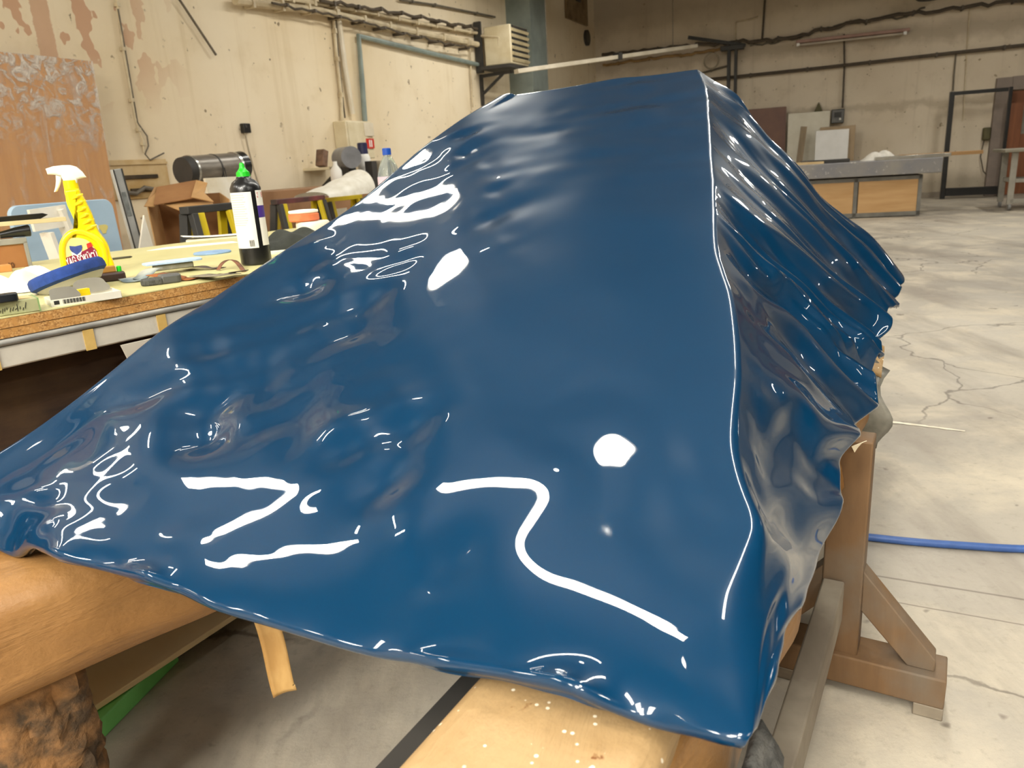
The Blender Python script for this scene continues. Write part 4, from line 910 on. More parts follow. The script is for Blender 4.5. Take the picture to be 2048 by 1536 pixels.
# vent hole and rusty hatch in the far corner
s, z = lw(1172, 76); t = on_left('vent_hole', s, 0, z, 'round black vent opening near the far corner of the left wall', 'vent'); MB().tube([(0, 0, 0), (0, -.05, 0)], .17, 20).build('ring', m_dark, t)
MB().tube([(0, -.03, 0), (0, -.056, 0)], .12, 20).build('opening', m_blk, t)
s, z = lw(1150, 8); t = on_left('rusty_hatch', s, 0, z, 'rust stained square hatch high up near the far corner', 'hatch'); MB().box((0, -.03, 0), (1.35, .06, .75)).build('panel', M('rusty_plate', '8f7a58', '6d5536', 4, .8), t, .01); MB().box((0, -.07, .15), (.25, .05, .22)).build('handle_plate', m_dark, t)
# plastic wrapped wood panel
s1, zt = lw(163, 124, .12); s0 = lw(0, 110, .12)[0]-.9
t = on_left('wrapped_panel', (s0+s1)/2, .05, 0, 'tall brown wood veneer panel wrapped in clear plastic film leaning on the left wall', 'panel')
t.rotation_euler = (.05, 0, rL); Wp = s1-s0
MB().box((0, -.06, zt/2), (Wp, .04, zt)).build('veneer_board', woodmat('brown_veneer', 'd09a5e', 'bb844f', (5, 5, .25), 3.2, .4), t, .002)
m_film, nt, b = new_mat('plastic_film'); h = NT(nt); v = h.coords((1.5, 1.5, .35))
cr_ = h.noise(v, 4.5, 8, .65, 1.0); cr2 = h.noise(h.coords(loc=(0, 0, .4)), 9, 8, .7, 1.5)
sxz = h.n('SeparateXYZ'); h.link(h.coords(), sxz.inputs[0])
topm = h.ramp(sxz.outputs[2], zt-.75, zt-.15)
al = h.math('ADD', h.ramp(cr_, .54, .80, .05, .5), h.math('MULTIPLY', h.ramp(cr2, .48, .72), h.math('MULTIPLY', topm, 1.3)), clamp=True)
h.link(al, b.inputs['Alpha']); b.inputs['Base Color'].default_value = lin('f2e8dc'); b.inputs['Roughness'].default_value = .12; h.link(h.bump(cr2, .8, .03), b.inputs['Normal'])
MB().box((0, -.085, zt/2), (Wp+.01, .004, zt+.004)).build('plastic_film', m_film, t)
# exposed recess in the plaster
s0, z0 = lw(222, 402); s1, z1 = lw(328, 318); W_, H_ = s1-s0, z1-z0
t = on_left('plaster_recess', (s0+s1)/2, 0, (z0+z1)/2, 'patched bare recess in the left wall with two dark slots', 'recess')
MB().box((0, -.012, 0), (W_, .024, H_)).build('bare_patch', M('raw_plaster_board', 'cdb58b', 'b3925c', 2.2, .85, lo=.4, hi=.6), t, .006)
for k, (x, z, w) in enumerate(((-.02, .06, .62), (.08, -.28, .55))): MB().box((x*W_, -.03, z*H_), (w*W_, .03, .10*H_)).build('dark_slot', M('dark_slot', '4a3c28', '33291b', 8, .9), t, .004)
MB().tube([(-W_*.35, -.05, -H_*.30), (-W_*.15, -.06, -H_*.36), (0, -.06, -H_*.22), (W_*.2, -.06, -H_*.30), (W_*.4, -.05, -H_*.26)], .02, 8).build('loose_cable', m_cab, t, smooth=True)
MB().box((0, -.028, .40*H_), (W_, .02, .06*H_)).build('top_ledge', M('raw_plaster_board', 'cdb58b'), t)

# --- between the table and the wall (each stands on the floor)
def LP(px, py, off): s, z = lw(px, py, off); return s, z
s1, zt = lw(232, 396, 2.6); s0, _ = lw(24, 405, 2.6); W_ = s1-s0
t = on_left('blue_board', (s0+s1)/2, 2.6, 0, 'pale blue board with rounded corners leaning behind the work table', 'board')
t.rotation_euler = (-.03, 0, rL)
pl = [(-W_/2, 0)]+[(-W_/2+.05-.05*math.cos(a), zt-.05+.05*math.sin(a)) for a in np.linspace(0, PI/2, 6)]+[(W_/2-.05+.05*math.sin(a), zt-.05+.05*math.cos(a)) for a in np.linspace(0, PI/2, 6)]+[(W_/2, 0)]
MB().prism(pl, 0, .03).build('board', M('pale_blue_paint', 'a9c0d2', '9cb5c9', 3, .5), t, .004)
for x, z, r_, c in ((W_*.22, zt-.16, .05, 'e8e6dc'), (W_*.34, zt-.155, .032, 'd8c877'), (W_*.33, zt-.55, .03, 'b4a888')):
    MB().prism([(x+r_*math.cos(a)*(.7+.3*math.sin(a*3+x)), z+r_*1.2*math.sin(a)*(.8+.2*math.cos(a*2))) for a in np.linspace(0, 2*PI, 18)[:-1]], -.002, -.0005).build('paint_stain', M('stain_'+c, c), t)
# level
a0, a1 = lw(232, 342, 2.3), lw(275, 497, 2.3); d_ = np.array(a1)-np.array(a0); ext = a1[1]/max(.05, -d_[1]/1.0) if d_[1] < 0 else 0
sB = a1[0]+d_[0]/(-d_[1])*(a1[1]-.02); t = on_left('spirit_level', sB, 2.3, 0, 'long grey aluminium spirit level leaning right of the blue board', 'level')
top = (a0[0]-sB, a0[1]); L_ = math.hypot(*top); ang = math.atan2(top[0], top[1]); t.rotation_euler = (0, ang, rL)
t.rotation_euler = (Matrix.Rotation(rL, 3, 'Z') @ Matrix.Rotation(ang, 3, 'Y')).to_euler()
MB().box((0, 0, L_/2+.01), (.062, .025, L_)).build('body', M('grey_aluminium', 'b9bab8', 'a5a6a5', 6, .4, .4), t, .003)
for x in (-.026, .030): MB().box((x, -.014, L_/2+.01), (.008, .004, L_)).build('edge_rail', m_dark, t)
MB().prism([(-.014, L_-.26), (.014, L_-.26), (.014, L_-.12), (-.014, L_-.12)], -.0155, -.013).build('vial_window', M('vial_grey', '5c5f5e', '8a8d8a', 20, .3), t, .004)
# white trim frame
s0, zt = lw(58, 424, 2.78); s1, _ = lw(132, 424, 2.78)
t = on_left('slanted_casing', s0, 2.78, 0, 'white slanted frame boards leaning on the blue board behind the table', 'frame')
W_ = s1-s0
MB().bar((0, 0, zt-.04), (W_, 0, zt-.03), .02, .10, (0, 0, 1)).build('rail', m_wht, t); MB().bar((W_-.04, 0, zt), (W_+.26, 0, .01), .08, .02, (0, 0, 1)).build('stile', m_wht, t); MB().bar((.06, 0, zt-.1), (.22, 0, .01), .08, .02, (0, 0, 1)).build('stile', m_wht, t)
# big cardboard carton lying open towards the room
pc0 = LW(380, 430, 2.3); kc = mpp(pc0); t = thing('cardboard_carton', (pc0[0], pc0[1], 0), face_cam(pc0), 'open brown cardboard carton with raised flaps behind the work table', 'carton')
m_cb = M('cardboard', 'b8905f', 'a8804f', 4, .75); m_cbi = M('cardboard_inside', '94693e', '845a33', 4, .8)
def cc(x, y, d=0): return ((x-380)*kc, d, float(pc0[2])+(430-y)*kc)
def sheet(name, pts, mat): return MB().add([cc(*q) for q in pts], [tuple(range(len(pts)))]).build(name, mat, t, solid=.006)
zb_ = -float(pc0[2])
MB().add([cc(306, 408, .0), cc(322, 402, .35), (cc(330, 0)[0], .35, .01), (cc(312, 0)[0], 0, .01)], [(0, 1, 2, 3)]).build('side_panel', m_cb, t, solid=.006)
MB().add([cc(320, 392, .36), cc(446, 392, .36), (cc(446, 0)[0], .36, .01), (cc(326, 0)[0], .36, .01)], [(0, 1, 2, 3)]).build('back_panel', m_cbi, t, solid=.006)
MB().add([cc(446, 392, .35), cc(458, 405, .0), (cc(455, 0)[0], 0, .01), (cc(446, 0)[0], .35, .01)], [(0, 1, 2, 3)]).build('side_panel', m_cb, t, solid=.006)
sheet('flap', [(300, 407, 0), (322, 372, .30), (329, 376, .34), (318, 410, .02)], m_cb)
sheet('flap', [(318, 406, .0), (326, 373, .33), (404, 364, .34), (392, 398, .02)], m_cbi)
sheet('flap', [(388, 396, .0), (404, 364, .30), (424, 371, .20), (414, 390, .1), (428, 408, .0)], m_cb)
sheet('flap', [(334, 405, .05), (425, 408, .05), (432, 424, -.10), (380, 428, -.12)], m_cb)
# white triangular offcut left of the carton
s0, zt = lw(300, 428, 2.35); s1, zb = lw(318, 488, 2.35)
t = on_left('white_offcut', s0-.12, 2.42, 0, 'white pointed board offcut leaning between the level and the carton', 'board'); MB().prism([(-.10, 0), (.16, 0), (.02, zt), (-.06, zt-.2)], 0, .012).build('board', m_wht, t, .001)
# folding trestles
m_yl = M('yellow_trestle', 'd7bd12', 'c7ad0c', 5, .5)
def folding(px0, px1, py, off, label, topmat, depth=.42):
    s0, zt = lw(px0, py, off); s1, _ = lw(px1, py, off); W_ = s1-s0; g = .0
    t = on_left('folding_trestle', (s0+s1)/2, off, 0, label, 'trestle', 'folding trestles')
    MB().box((0, 0, zt-.02), (W_+.06, .07, .04)).build('top_bar', topmat, t, .004)
    for sx in (-1, 1):
        for sy in (-1, 1):
            a, b_ = (sx*W_/2, sy*.03, zt-.04), (sx*(W_/2+.04), sy*depth/2, .0)
            lg = MB().bar(a, b_, .035, .05).build('leg', m_dark, t, .003)
            MB().bar((a[0]-sx*.045, a[1], a[2]), (b_[0]-sx*.045, b_[1], .01), .045, .03).build('yellow_channel', m_yl, lg, .003)
    return t
folding(375, 462, 413, 2.95, 'black and yellow folding trestle in front of the cardboard carton', m_dark)
folding(552, 640, 399, 1.98, 'black and yellow folding trestle with a red edged bar, right of the polish bottle', M('red_black_bar', '7a3a3a', '2f2a29', 4, .5))
folding(652, 716, 396, 1.47, 'black and yellow folding trestle beside the blue panel edge', m_yl)
# boards and foam around the trestles
def board_at(name, px0, px1, pyt, off, label, mat, th=.02, lean=-.03, cat='board', group=None):
    s0, zt = lw(px0, pyt, off); s1, _ = lw(px1, pyt, off); t = on_left(name, (s0+s1)/2, off, 0, label, cat, group); t.rotation_euler = (lean, 0, rL)
    MB().box((0, 0, zt/2), (s1-s0, th, zt)).build('board', mat, t, .002); return t
board_at('white_board', 415, 480, 356, 1.62, 'white board with brown smears standing between the carton and the polish bottle', M('stained_white', 'e9e3d4', 'd8cbb0', 6, .6))
board_at('white_board', 612, 634, 419, 1.98, 'white board standing inside the red edged folding trestle', m_wht)
board_at('white_board', 666, 697, 419, 1.47, 'narrow white board standing inside the yellow folding trestle', m_wht)
s0, zt = lw(525, 383, .9); s1, _ = lw(690, 378, .9); t = on_left('brown_bench', (s0+s1)/2, .7, 0, 'long brown topped bench standing against the left wall behind the trestles', 'bench')
MB().box((0, 0, zt-.20), (s1-s0+.5, .7, .40)).build('bench_front', M('brown_bench_wood', '9b7350', '86603f', 4, .6), t, .006)
for x in (-1, 1):
    for y in (-.28, .28): MB().box((x*((s1-s0)/2), y, (zt-.4)/2), (.08, .08, zt-.4)).build('leg', m_dark, t)
zbench = zt
s0, zf = lw(608, 399, 1.7); s1, _ = lw(712, 396, 1.7); t = on_left('foam_bundle', (s0+s1)/2+.08, 1.7, zf+.002, 'bundle of white packing foam lying across the trestles', 'foam')
def fo2(u, v):
    a = PI*v; x = (u-.5)*(s1-s0)*.95; hgt = (.05+.16*u**1.2)*(1+.10*math.sin(u*19+v*4)); return (x, -.20*math.cos(a), hgt*math.sin(a)**.7*1.0+.001)
MB().grid(fo2, 30, 18).build('foam', M('packing_foam', 'ece8dd', 'd9d3c4', 10, .8, bump=.4), t, smooth=True)
# heater tube on a stand
s0, z0 = lw(360, 343, 1.2); s1, z1 = lw(488, 331, 1.2); L_ = math.hypot(s1-s0, z1-z0); zc = (z0+z1)/2
t = on_left('heater_tube', (s0+s1)/2, 1.2, 0, 'dark grey cylindrical space heater with black ends on a thin stand', 'heater')
R_ = .115; L_ *= .93; tilt = math.atan2(z1-z0, s1-s0)
def rt(x, r=0): return (x*math.cos(tilt), 0, zc+x*math.sin(tilt))
MB().tube([rt(-L_*.38), rt(L_*.36)], R_, 28).build('drum', M('brushed_grey', '857d73', '6a635a', 30, .35, .25, stretch=(.2, 1, 1)), t, smooth=True)
for xs in ((-L_*.40, -L_*.37), (L_*.33, L_*.37)): MB().tube([rt(xs[0]), rt(xs[1])], R_*1.06, 28).build('ring', M('bright_steel', 'c9c7c0'), t, smooth=True)
MB().tube([rt(L_*.37), rt(L_*.49)], [R_*1.02, R_*1.08], 28).build('outlet', m_blk, t, smooth=True); MB().tube([rt(-L_*.50), rt(-L_*.40)], [R_*.95, R_*1.02], 28).build('inlet', m_dark, t, smooth=True)
MB().tube([rt(-L_*.02), rt(.0)], R_*1.03, 28).build('strap', m_dark, t, smooth=True)
for sx in (-.06, .10):
    MB().tube([(sx, 0, zc-R_), (sx*2.2, .0, .0)], .010, 8).build('leg', m_cab, t)
MB().tube([(.02, .0, zc-R_), (.0, .35, .0)], .010, 8).build('leg', m_cab, t)
for k, (a_, b_) in enumerate(((-.02, .03), (.0, -.06))): MB().tube([(a_, -R_-.01, zc), (a_+.01, -R_-.02, zc-.25), (a_+b_, -R_-.03, zc-.42)], .004, 6).build('wire', m_dark, t)
# machine corner next to the fuse box: on the brown bench
s, z = lw(662, 356, .75); 
t = on_left('bench_motor', lw(698, 350, .6)[0], .6, zbench, 'grey electric motor with a black foot standing on the brown bench under the fuse box', 'motor')
MB().box((0, 0, .06), (.26, .22, .12)).build('foot', m_blk, t, .01); MB().tube([(-.10, -.14, .30), (.08, .14, .30)], .125, 24).build('motor_body', M('motor_grey', '85868a', '727377', 6, .4), t, smooth=True); MB().box((0, 0, .15), (.14, .12, .10)).build('neck', m_dark, t)
t = on_left('lamp_bracket', lw(668, 338, .3)[0], .0, lw(668, 336, .3)[1], 'small cream shelf with a rusty clamp on the wall left of the motor', 'bracket')
MB().box((0, -.20, 0), (.42, .4, .03)).build('shelf', m_cream, t); MB().box((-.08, -.2, .12), (.09, .12, .2), .0, .3).build('clamp', M('rusty_clamp', '8a6a55', '5b4638', 12, .7), t, .01); MB().bar((.05, -.02, -.25), (.05, -.36, -.01), .04, .04).build('strut', m_dark, t)
t = on_left('machine_post', lw(745, 360, .8)[0], .8, 0, 'dark machine post with pale guides standing right of the fuse box', 'machine')
zt = lw(745, 322, .8)[1]
MB().box((0, 0, zt/2), (.10, .10, zt)).build('post', m_dark, t); MB().box((.20, 0, zt/2), (.14, .10, zt)).build('guide', M('pale_guide', 'b9ad98', 'a39782', 5, .5), t); MB().box((.36, .05, zt/2), (.16, .14, zt*.98)).build('housing', m_blk, t)
t = on_left('white_can', lw(733, 352, .62)[0]-.02, .62, zbench, 'white spray can with a dark cap on the bench right of the motor', 'can')
zt2 = lw(733, 344, .6)[1]-zbench
MB().lathe([(.075, 0), (.08, .01), (.08, .30), (.06, .34)], 20).build('can_body', m_white, t, smooth=True); MB().lathe([(.062, .33), (.06, .46), (.05, .47)], 20).build('cap', M('navy_cap', '23274e', '1b1e3f', 4, .4), t, smooth=True)
t = on_left('white_jug', lw(690, 362, .75)[0]-.16, .76, zbench, 'small white bottle in front of the grey motor', 'bottle'); MB().lathe([(.06, 0), (.065, .01), (.065, .16), (.025, .22), (.025, .26)], 20).build('jug', m_white, t, smooth=True)

# ------------------------------------------------------------------ far wall
wall_run('service_pipe', [(1206, 180), (1330, 168), (1468, 154), (1650, 135), (1860, 111), (2080, 87)], .035, m_brn, 'brown pipe running level along the far wall', .10, 8, fn=bw, P=BWP)
wall_run('cable_bundle', [(1204, 111), (1260, 105), (1380, 92), (1470, 84), (1580, 76), (1640, 60), (1760, 36), (1900, 18), (2080, -2)], .036, m_brn, 'thick sagging dark cable bundle along the far wall', .16, 10, 'cable', .03, bw, BWP)
wall_run('cable_bundle', [(1500, 92), (1590, 76), (1680, 50), (1800, 34), (1850, 15)], .018, m_cab, 'thin grey cable weaving beside the dark bundle on the far wall', .05, 5, 'cable', .03, bw, BWP)
wall_run('cable_bundle', [(1206, 130), (1280, 120), (1380, 108), (1460, 95)], .030, M('ochre_pipe', '9c7c4c', '7f6238', 5, .7), 'rusty ochre pipe low on the far wall left of the steel pole', .08, 4, 'pipe', .02, bw, BWP)
wall_run('service_pipe', [(1210, 167), (1250, 163), (1390, 150), (1455, 132)], .022, m_cab, 'thin grey pipe on the far wall just above the blue panel', .06, 3, fn=bw, P=BWP)
wall_run('switch_conduit', [(1688, 68), (1689, 130), (1685, 216)], .020, m_brn, 'brown conduit dropping to the black switch box on the far wall', .08, 5, fn=bw, P=BWP)
wall_run('service_pipe', [(1530, -4), (1527, 40), (1524, 82)], .022, m_brn, 'short vertical brown pipe above the cable bundle on the far wall', .06, 2, fn=bw, P=BWP)
wall_run('conduit_pipe', [(1471, 84), (1472, 44), (1505, 38), (1516, 34)], .018, m_pipe, 'cream conduit hook above the steel pole', .05, 0, fn=bw, P=BWP)
wall_run('conduit_pipe', [(1912, 108), (1908, 150), (1906, 182)], .014, m_cab, 'thin grey drop pipe above the black metal frame', .05, 0, fn=bw, P=BWP)
wall_run('conduit_pipe', [(1940, 12), (1934, 100), (1926, 240)], .010, m_pipe, 'thin pale cable dropping down the far wall behind the black frame', .04, 0, 'cable', fn=bw, P=BWP)
s, z = bw(1675, 233); t = on_back('switch_box', s, 0, z, 'black switch box on the far wall above the white panel', 'switch')
MB().box((0, -.09, 0), (.26, .18, .29)).build('box', m_blk, t, .012); MB().box((.0, -.185, .03), (.14, .02, .10)).build('cover', m_dark, t, .004); MB().box((.05, -.198, -.06), (.04, .02, .04)).build('switch', M('white_switch', 'd9d6cc'), t)
s0, z0 = bw(1592, 88, .2); s1, z1 = bw(1820, 61, .2); t = on_back('tube_fixture', (s0+s1)/2, .0, (z0+z1)/2, 'long unlit fluorescent fixture with a reddish housing on the far wall', 'lamp')
L_ = s1-s0
MB().box((0, -.18, .03), (L_, .12, .06)).build('housing', M('reddish_housing', 'a98678', '8f6d60', 3, .5), t, .008); MB().tube([(-L_*.48, -.2, -.035), (L_*.44, -.2, -.035)], .022, 12).build('tube', M('grey_tube', 'c2b7a6', 'aea291', 3, .3), t, smooth=True); MB().box((L_*.46, -.2, -.02), (.06, .06, .07)).build('socket', m_white, t); MB().box((-L_*.48, -.2, -.02), (.06, .06, .07)).build('socket', m_white, t)
for x in (-.3, .3): MB().box((x*L_, -.06, .05), (.04, .14, .03)).build('bracket', m_brn, t)
s, zt = bw(1463, 92, .3); t = on_back('steel_pole', s, .3, 0, 'dark steel pole with a crossed bracket top before the far wall', 'pole')
MB().box((-.05, 0, zt/2), (.07, .14, zt)).box((.10, 0, zt/2), (.06, .14, zt)).build('pole', m_dark, t, .006); MB().bar((-.95, 0, zt+.28), (.30, 0, zt-.02), .07, .07, (0, 1, 0)).build('crossbar', m_dark, t); MB().box((.02, 0, zt-.04), (.5, .2, .10)).build('head_plate', m_dark, t, .01)
MB().tube([(-.42+.16*math.cos(a), -.1, zt-.28+.16*math.sin(a)) for a in np.linspace(0, 2*PI, 20)], .02, 8).build('cable_coil', M('coil_grey', '9b8f7a', '857a66', 6, .6), t, smooth=True)
# pale hanging trunking between column and pole
pa, pb = aty(1034, 143, 13.6), aty(1390, 92, 16.6); c = (pa+pb)/2; d_ = pb-pa; t = thing('lamp_trunking', c, math.atan2(d_[1], d_[0]), 'long pale lamp trunking hanging between the column and the steel pole', 'lamp', ry=0)
L_ = float(np.linalg.norm(d_)); dz = float(d_[2])/2
MB().bar((-L_/2, 0, -dz), (L_/2, 0, dz), .12, .07).build('trunking', M('pale_trunking', 'd9cfbb', 'c6bba5', 4, .5), t, .006); MB().box((.08, 0, .02), (.10, .16, .12)).build('joint', m_dark, t)
for f_ in (-.35, .35): MB().tube([(f_*L_, 0, f_*2*dz), (f_*L_, 0, HT-float(c[2]))], .008, 6).build('suspension_wire', m_cab, t)
# dark lamp high on the wall
s, z = bw(1853, -2); t = on_back('flood_lamp', s, 0, z, 'dark round flood lamp high on the far wall', 'lamp'); MB().lathe([(.12, .10), (.30, .05), (.34, -.02), (.22, -.10), (.05, -.12)], 24, (0, -.6, 0)).build('lamp_shade', m_dark, t, smooth=True); MB().bar((0, -.02, .12), (0, -.6, .08), .05, .05).build('arm', m_brn, t)
# things leaning on the far wall
def lean_back(name, px0, px1, pyt, off, label, mat, zb=0.0, th=.03, cat='board'):
    s0, zt = bw(px0, pyt, off); s1, _ = bw(px1, pyt, off); t = on_back(name, (s0+s1)/2, off, zb, label, cat); t.rotation_euler = (.03, 0, rB)
    MB().box((0, 0, (zt-zb)/2), (s1-s0, th, zt-zb)).build('board', mat, t, .003); return t
lean_back('brown_board', 1488, 1573, 220, .25, 'dark brown board leaning on the far wall beside the blue ridge', M('dark_brown_laminate', '72503f', '65453a', 3, .5))
lean_back('white_board', 1577, 1660, 228, .22, 'large white board leaning on the far wall behind the bench', M('offwhite_laminate', 'd9d3c2', 'cdc6b3', 3, .5))
lean_back('tan_board', 1640, 1711, 255, .30, 'tan board edge showing behind the small bright white panel', M('tan_board', 'b39b7b', 'a08868', 3, .6))
lean_back('white_sheet', 1632, 1698, 262, .42, 'small bright white panel standing in front of the larger white board', M('bright_white', 'f1efec', 'e7e5e1', 3, .4))
s0, zt = bw(1608, 253, .6); t = on_back('wood_batten', s0, .6, 0, 'narrow wooden batten leaning upright behind the bench', 'batten'); MB().bar((0, 0, zt), (-.15, 0, 0), .13, .04, (0, 1, 0)).build('batten', M('grey_brown_wood', '97846a', '83725a', 5, .7, stretch=(4, 4, .5)), t)
s, z = bw(1637, 216); t = on_back('metal_hook', s, 0, z, 'small dark olive hook on the far wall above the white board', 'hook'); MB().prism([(-.09, -.08), (.09, -.08), (.0, .12)], -.12, 0).build('hook_plate', M('olive_metal', '5c5636', '4a4529', 8, .7), t, .01); MB().box((0, -.06, -.10), (.06, .1, .06)).build('hook_base', m_dark, t)
# workbench in front of the far wall
pr_ = onz(1840, 432, 0); pl_ = onz(1717, 437, 0); db = (pr_-pl_)/np.linalg.norm(pr_-pl_); rb_ = math.atan2(db[1], db[0]); nbk = np.array([-db[1], db[0], 0])
t = thing('storage_bench', pr_, rb_, 'long workbench with a scuffed grey top slab and pale plywood fronts', 'bench')
def bl(px, py): p = onplane(px, py, pr_, nbk); return float((p-pr_)@db), float(p[2])
xm, _ = bl(1717, 400); zc_ = bl(1840, 349)[1]; ztp = bl(1860, 318)[1]; xr = bl(1882, 330)[0]
m_ply = M('plywood_front', 'c9a271', 'bb9260', 2.5, .6, stretch=(.5, .5, 4)); m_gm = M('grey_metal_trim', '7e7b74', '6b6861', 5, .5)
m, nt, b = new_mat('scuffed_slab'); h = NT(nt); v = h.coords(); col = h.mix(h.ramp(h.noise(v, 2.5, 5), .35, .65), lin('8d8880'), lin('77767a')); col = h.mix(h.ramp(h.noise(v, 9, 6, .7), .60, .68), col, lin('cfc9bd')); h.link(col, b.inputs['Base Color']); b.inputs['Roughness'].default_value = .5; m_slab = m
XL = -3.4
MB().box(((XL+xr)/2, .55, (zc_+ztp)/2+.02), (xr-XL, 1.3, ztp-zc_)).build('top_slab', m_slab, t, .01)
MB().box(((XL+.0)/2, .62, zc_/2), (-XL, 1.1, zc_)).build('carcass', M('dark_carcass', '5c5348', '4c443a', 4, .8), t)
wpl = -xm-.06
for k in range(3): 
    x1 = -.06-k*(wpl+.08); MB().box((x1-wpl/2, .055, zc_*.5), (wpl, .02, zc_*.84)).build('plywood_front', m_ply, t, .004)
    MB().box((x1+.03, .05, zc_*.5), (.06, .03, zc_*.98)).build('upright', m_gm, t)
MB().box((XL/2, .05, .05), (-XL, .03, .07)).build('plinth', m_gm, t); MB().box((XL/2, .05, zc_-.04), (-XL, .03, .06)).build('top_rail', m_gm, t)
ztop_b = (zc_+ztp)/2+.02+(ztp-zc_)/2
def onbench(name, x, y, label, cat): p = pr_+db*x+nbk*y+np.array([0, 0, ztop_b]); return thing(name, p, rb_, label, cat)
t = onbench('steel_bar', .0, .10, 'bright steel bar lying along the front edge of the bench top', 'bar'); MB().bar((-.75, 0, .03), (.40, 0, .03), .10, .06).build('bar', M('bright_steel', 'c9c7c0'), t, .004)
t = onbench('long_plank', .55, .85, 'long light brown plank lying on the bench and reaching towards the door', 'plank'); MB().bar((-.75, 0, .03), (.55, .02, .03), .14, .06).build('plank', M('light_brown_plank', 'b08a5c', '9c774b', 4, .6, stretch=(.4, 4, 4)), t, .004)
t = onbench('dark_tool', -1.45, .35, 'flat dark tool lying in the middle of the bench top', 'tool'); MB().bar((-.45, 0, .03), (.35, .05, .03), .12, .06).build('tool', m_dark, t, .01)
t = onbench('plastic_heap', -.62, .35, 'crumpled pale plastic sheet heaped on the bench top', 'plastic'); MB().grid(lambda u, v: ((u-.5)*.6, (v-.5)*.4, .002+.13*max(0, math.sin(PI*u))*max(0, math.sin(PI*v))*(1+.4*math.sin(u*14+v*9))), 24, 16).build('sheet', M('pale_plastic', 'ddd8cf', 'c9c3b8', 10, .3, bump=.4), t, smooth=True)
t = onbench('wood_strip', -2.15, .12, 'thin pale wooden strip on the left part of the bench top', 'strip'); MB().bar((-.6, 0, .02), (.6, .05, .02), .10, .04).build('strip', M('pale_strip', 'd3b98c', 'c2a678', 4, .6), t)
# black tube frame
p0 = onz(1884, 398, 0); s0 = float((p0-CR)@dB); off0 = float((p0-CR)@nB); t = on_back('tube_stand', s0, off0, 0, 'tall black square tube frame standing before the far wall', 'frame')
zt = bw(1897, 184, off0)[1]; x1 = bw(2022, 180, off0)[0]-s0
MB().bar((0, 0, 0), (0, 0, zt), .09, .09).build('upright', m_blk, t, .006); MB().bar((x1, 0, .0), (x1, 0, zt), .06, .06).build('upright', m_blk, t, .006); MB().bar((.045, 0, zt-.04), (x1-.045, 0, zt-.04), .06, .07).build('top_rail', m_blk, t, .004); MB().bar((.045, 0, .14), (x1-.045, 0, .14), .12, .16).build('bottom_rail', m_blk, t, .004)
# double door
s0, z0 = bw(1976, 300); s1, zt = bw(1984, 158); t = on_back('door_1', s0, 0, 0, '', ''); t['kind'] = 'structure'
WD = 2.9; m_fr = M('grey_brown_frame', '83756a', '74675d', 4, .6); m_dw = woodmat('red_brown_door', '8a5330', '6c3d21', (6, 6, .4), 3, .45)
MB().box((.14, -.05, zt/2), (.28, .16, zt)).build('door_frame', m_fr, t, .008); MB().box((WD/2+.14, -.05, zt-.12), (WD-.28, .16, .26)).build('door_frame', m_fr, t, .008); MB().box((WD+.14, -.05, zt/2), (.28, .16, zt)).build('door_frame', m_fr, t, .008)
for k in range(2):
    x0 = .28+k*(WD-.28)/2; w = (WD-.28)/2-.02; lf = MB().box((x0+.13, -.02, zt/2-.13), (.26, .08, zt-.28)).box((x0+w-.13, -.02, zt/2-.13), (.26, .08, zt-.28)).box((x0+w/2, -.02, zt-.40), (w, .08, .22)).box((x0+w/2, -.02, .62), (w-.3, .06, 1.2)).build('door_leaf', m_dw, t, .006)
    MB().box((x0+w/2, -.01, zt*.68), (w-.5, .02, zt*.52)).build('door_glass', M('dusty_glass', '6f6a60', '8d877c', 3, .15), lf)
    MB().tube([(x0+(w-.1 if k == 0 else .1), -.07, 1.0), (x0+(w-.1 if k == 0 else .1), -.12, 1.05), (x0+(w-.1 if k == 0 else .1), -.12, 1.25), (x0+(w-.1 if k == 0 else .1), -.07, 1.3)], .015, 8).build('door_handle', m_dark, lf)
t = on_back('cord_box', bw(1971, 268)[0], 0, bw(1971, 268)[1], 'small dark olive wall box with a hanging cord beside the door frame', 'box'); MB().box((0, -.08, 0), (.14, .14, .26)).build('box', M('olive_metal', '5c5636'), t, .03); MB().tube([(-.03, -.09, -.12), (-.06, -.08, -.45), (.02, -.08, -.75), (.12, -.07, -.86)], .012, 6).build('cord', m_brn, t, smooth=True)
# trolley at the right
pc = onz(2017, 421, 0); t = thing('trolley', pc, rB, 'grey steel trolley on castors at the right edge before the door', 'trolley')
def tz(py): return float(onplane(2020, py, pc, nB)[2])
zt = tz(299); m_tr = M('grey_trolley', 'a29d92', '8f8a7f', 5, .5)
MB().box((.55, .35, zt-.02), (1.45, .95, .05)).build('table_top', M('dusty_top', '8f8979', '7d7768', 4, .6), t, .008)
for x in (0, 1.1):
    for y in (0, .7):
        lg = MB().box((x, y, zt/2+.04), (.09, .05, zt-.12)).build('leg', m_tr, t, .004)
        MB().tube([(x-.02, y, .055), (x+.02, y, .055)], .055, 14).build('castor', M('castor_grey', '8c8a86', '6f6d6a', 8, .5), lg, smooth=True)
MB().box((.55, .35, tz(362)), (1.1, .7, .06)).build('shelf', m_tr, t, .004); MB().box((.55, 0, tz(402)), (1.1, .05, .07)).build('rail', m_tr, t, .003)
# skirting of the far wall
o = MB().box((LENB/2, -.02, .06), (LENB, .04, .12)).build('baseboard_back', M('grey_skirting', '9a8f7e', '85796a', 3, .8)); o.location = tuple(CR); o.rotation_euler = (0, 0, rB); struct(o)
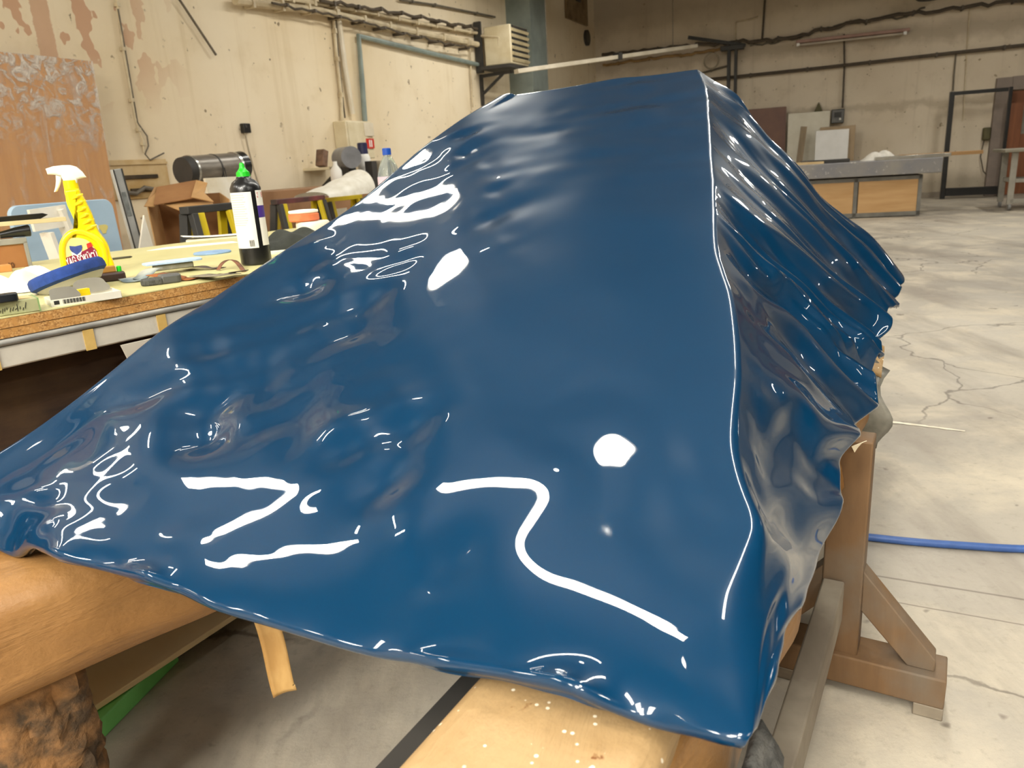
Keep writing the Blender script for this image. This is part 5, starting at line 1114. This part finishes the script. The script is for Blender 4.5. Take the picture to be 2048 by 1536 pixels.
# ------------------------------------------------------------------ lamps under the ceiling
m_em = M('lamp_diffuser', 'fff8ea', emit='fffcf2', estr=1)
m_em.node_tree.nodes['Principled BSDF'].inputs['Emission Strength'].default_value = 56
def batten(a, b, name='ceiling_or_fill_lamp', w=.085):
    a, b = np.array(a), np.array(b); c = (a+b)/2; L = float(np.linalg.norm(b-a)); rz = math.atan2(b[1]-a[1], b[0]-a[0])
    t = thing(name, c, rz, 'white batten lamp with a glowing diffuser hanging high above the workshop', 'lamp', 'ceiling battens')
    MB().box((0, 0, .032), (L+.04, w*1.15, .05)).build('housing', m_white, t, .008)
    MB().add([(-L/2, -w/2, 0), (L/2, -w/2, 0), (L/2, w/2, 0), (-L/2, w/2, 0)], [(3, 2, 1, 0)]).build('diffuser', m_em, t)
    for s in (-.35, .35): MB().tube([(s*L, 0, .07), (s*L, 0, HT-ZT)], .004, 6).build('suspension_wire', m_white, t)
    return t
LWID = [.045, .045, .045, .022, .022, .022, .03, .025, .026, .02, .016]
for (a, b_), w_ in zip(LAMPS, LWID): batten(a+(ZT,), b_+(ZT,), w=2*w_)
t = thing('pendant_lamp', BLOB[0], 0, 'round white pendant lamp hanging above the panel', 'lamp')
MB().lathe([(.02, .09), (.06, .085), (.13, .03), (.125, .0)]).build('shade', m_white, t, smooth=True)
MB().lathe([(.0, .02), (.105, .02), (.10, -.01), (.0, -.03)]).build('bulb', m_em, t)
MB().tube([(0, 0, .09), (0, 0, HT-ZT)], .005, 6).build('cord', m_white, t)
for k in range(5):                                     # the row running down the hall beside the panel
    c = np.array([1.25, 2.6, ZT])+np.array([.40, .917, 0])*1.75*k; d = np.array([.40, .917, 0])*.8; batten(c-d, c+d, w=.17)
for x, y in ((-.2, -1.2), (-1.6, -2.6), (-2.4, -3.4), (-3.8, -2.6), (-1.2, -4.8), (-3.2, -4.6), (-4.6, -.2), (2.9, -1.6), (-5.6, 1.6), (5.6, -1.0), (8.5, -3.0), (6.0, -4.5), (.0, 9.0), (1.0, 12.0), (9.0, 13.0), (13.5, 9.0), (3.6, 13.0), (7.0, 10.5)):  # unseen battens added as fill, widest behind camera to brighten floor under the panel
    d = np.array([.40, .917, 0])*.8; c = np.array([x, y, ZT]); batten(c-d, c+d, w=(.75 if x < -1 and y < -2 else .42) if y < 0 and abs(x) < 5 else .24 if y > 8.5 else .12)
sc = bpy.context.scene
w = bpy.data.worlds.new('world'); sc.world = w; w.use_nodes = True
w.node_tree.nodes['Background'].inputs[0].default_value = (.9, .8, .65, 1); w.node_tree.nodes['Background'].inputs[1].default_value = .05
sc.view_settings.view_transform = 'Standard'; sc.view_settings.look = 'None'; sc.view_settings.exposure = -0.08
sc.cycles.use_denoising = True; sc.cycles.use_adaptive_sampling = True; sc.cycles.adaptive_threshold = .09; sc.cycles.adaptive_min_samples = 16; sc.cycles.max_bounces = 6; sc.cycles.diffuse_bounces = 3; sc.cycles.glossy_bounces = 3; sc.cycles.sample_clamp_indirect = 6
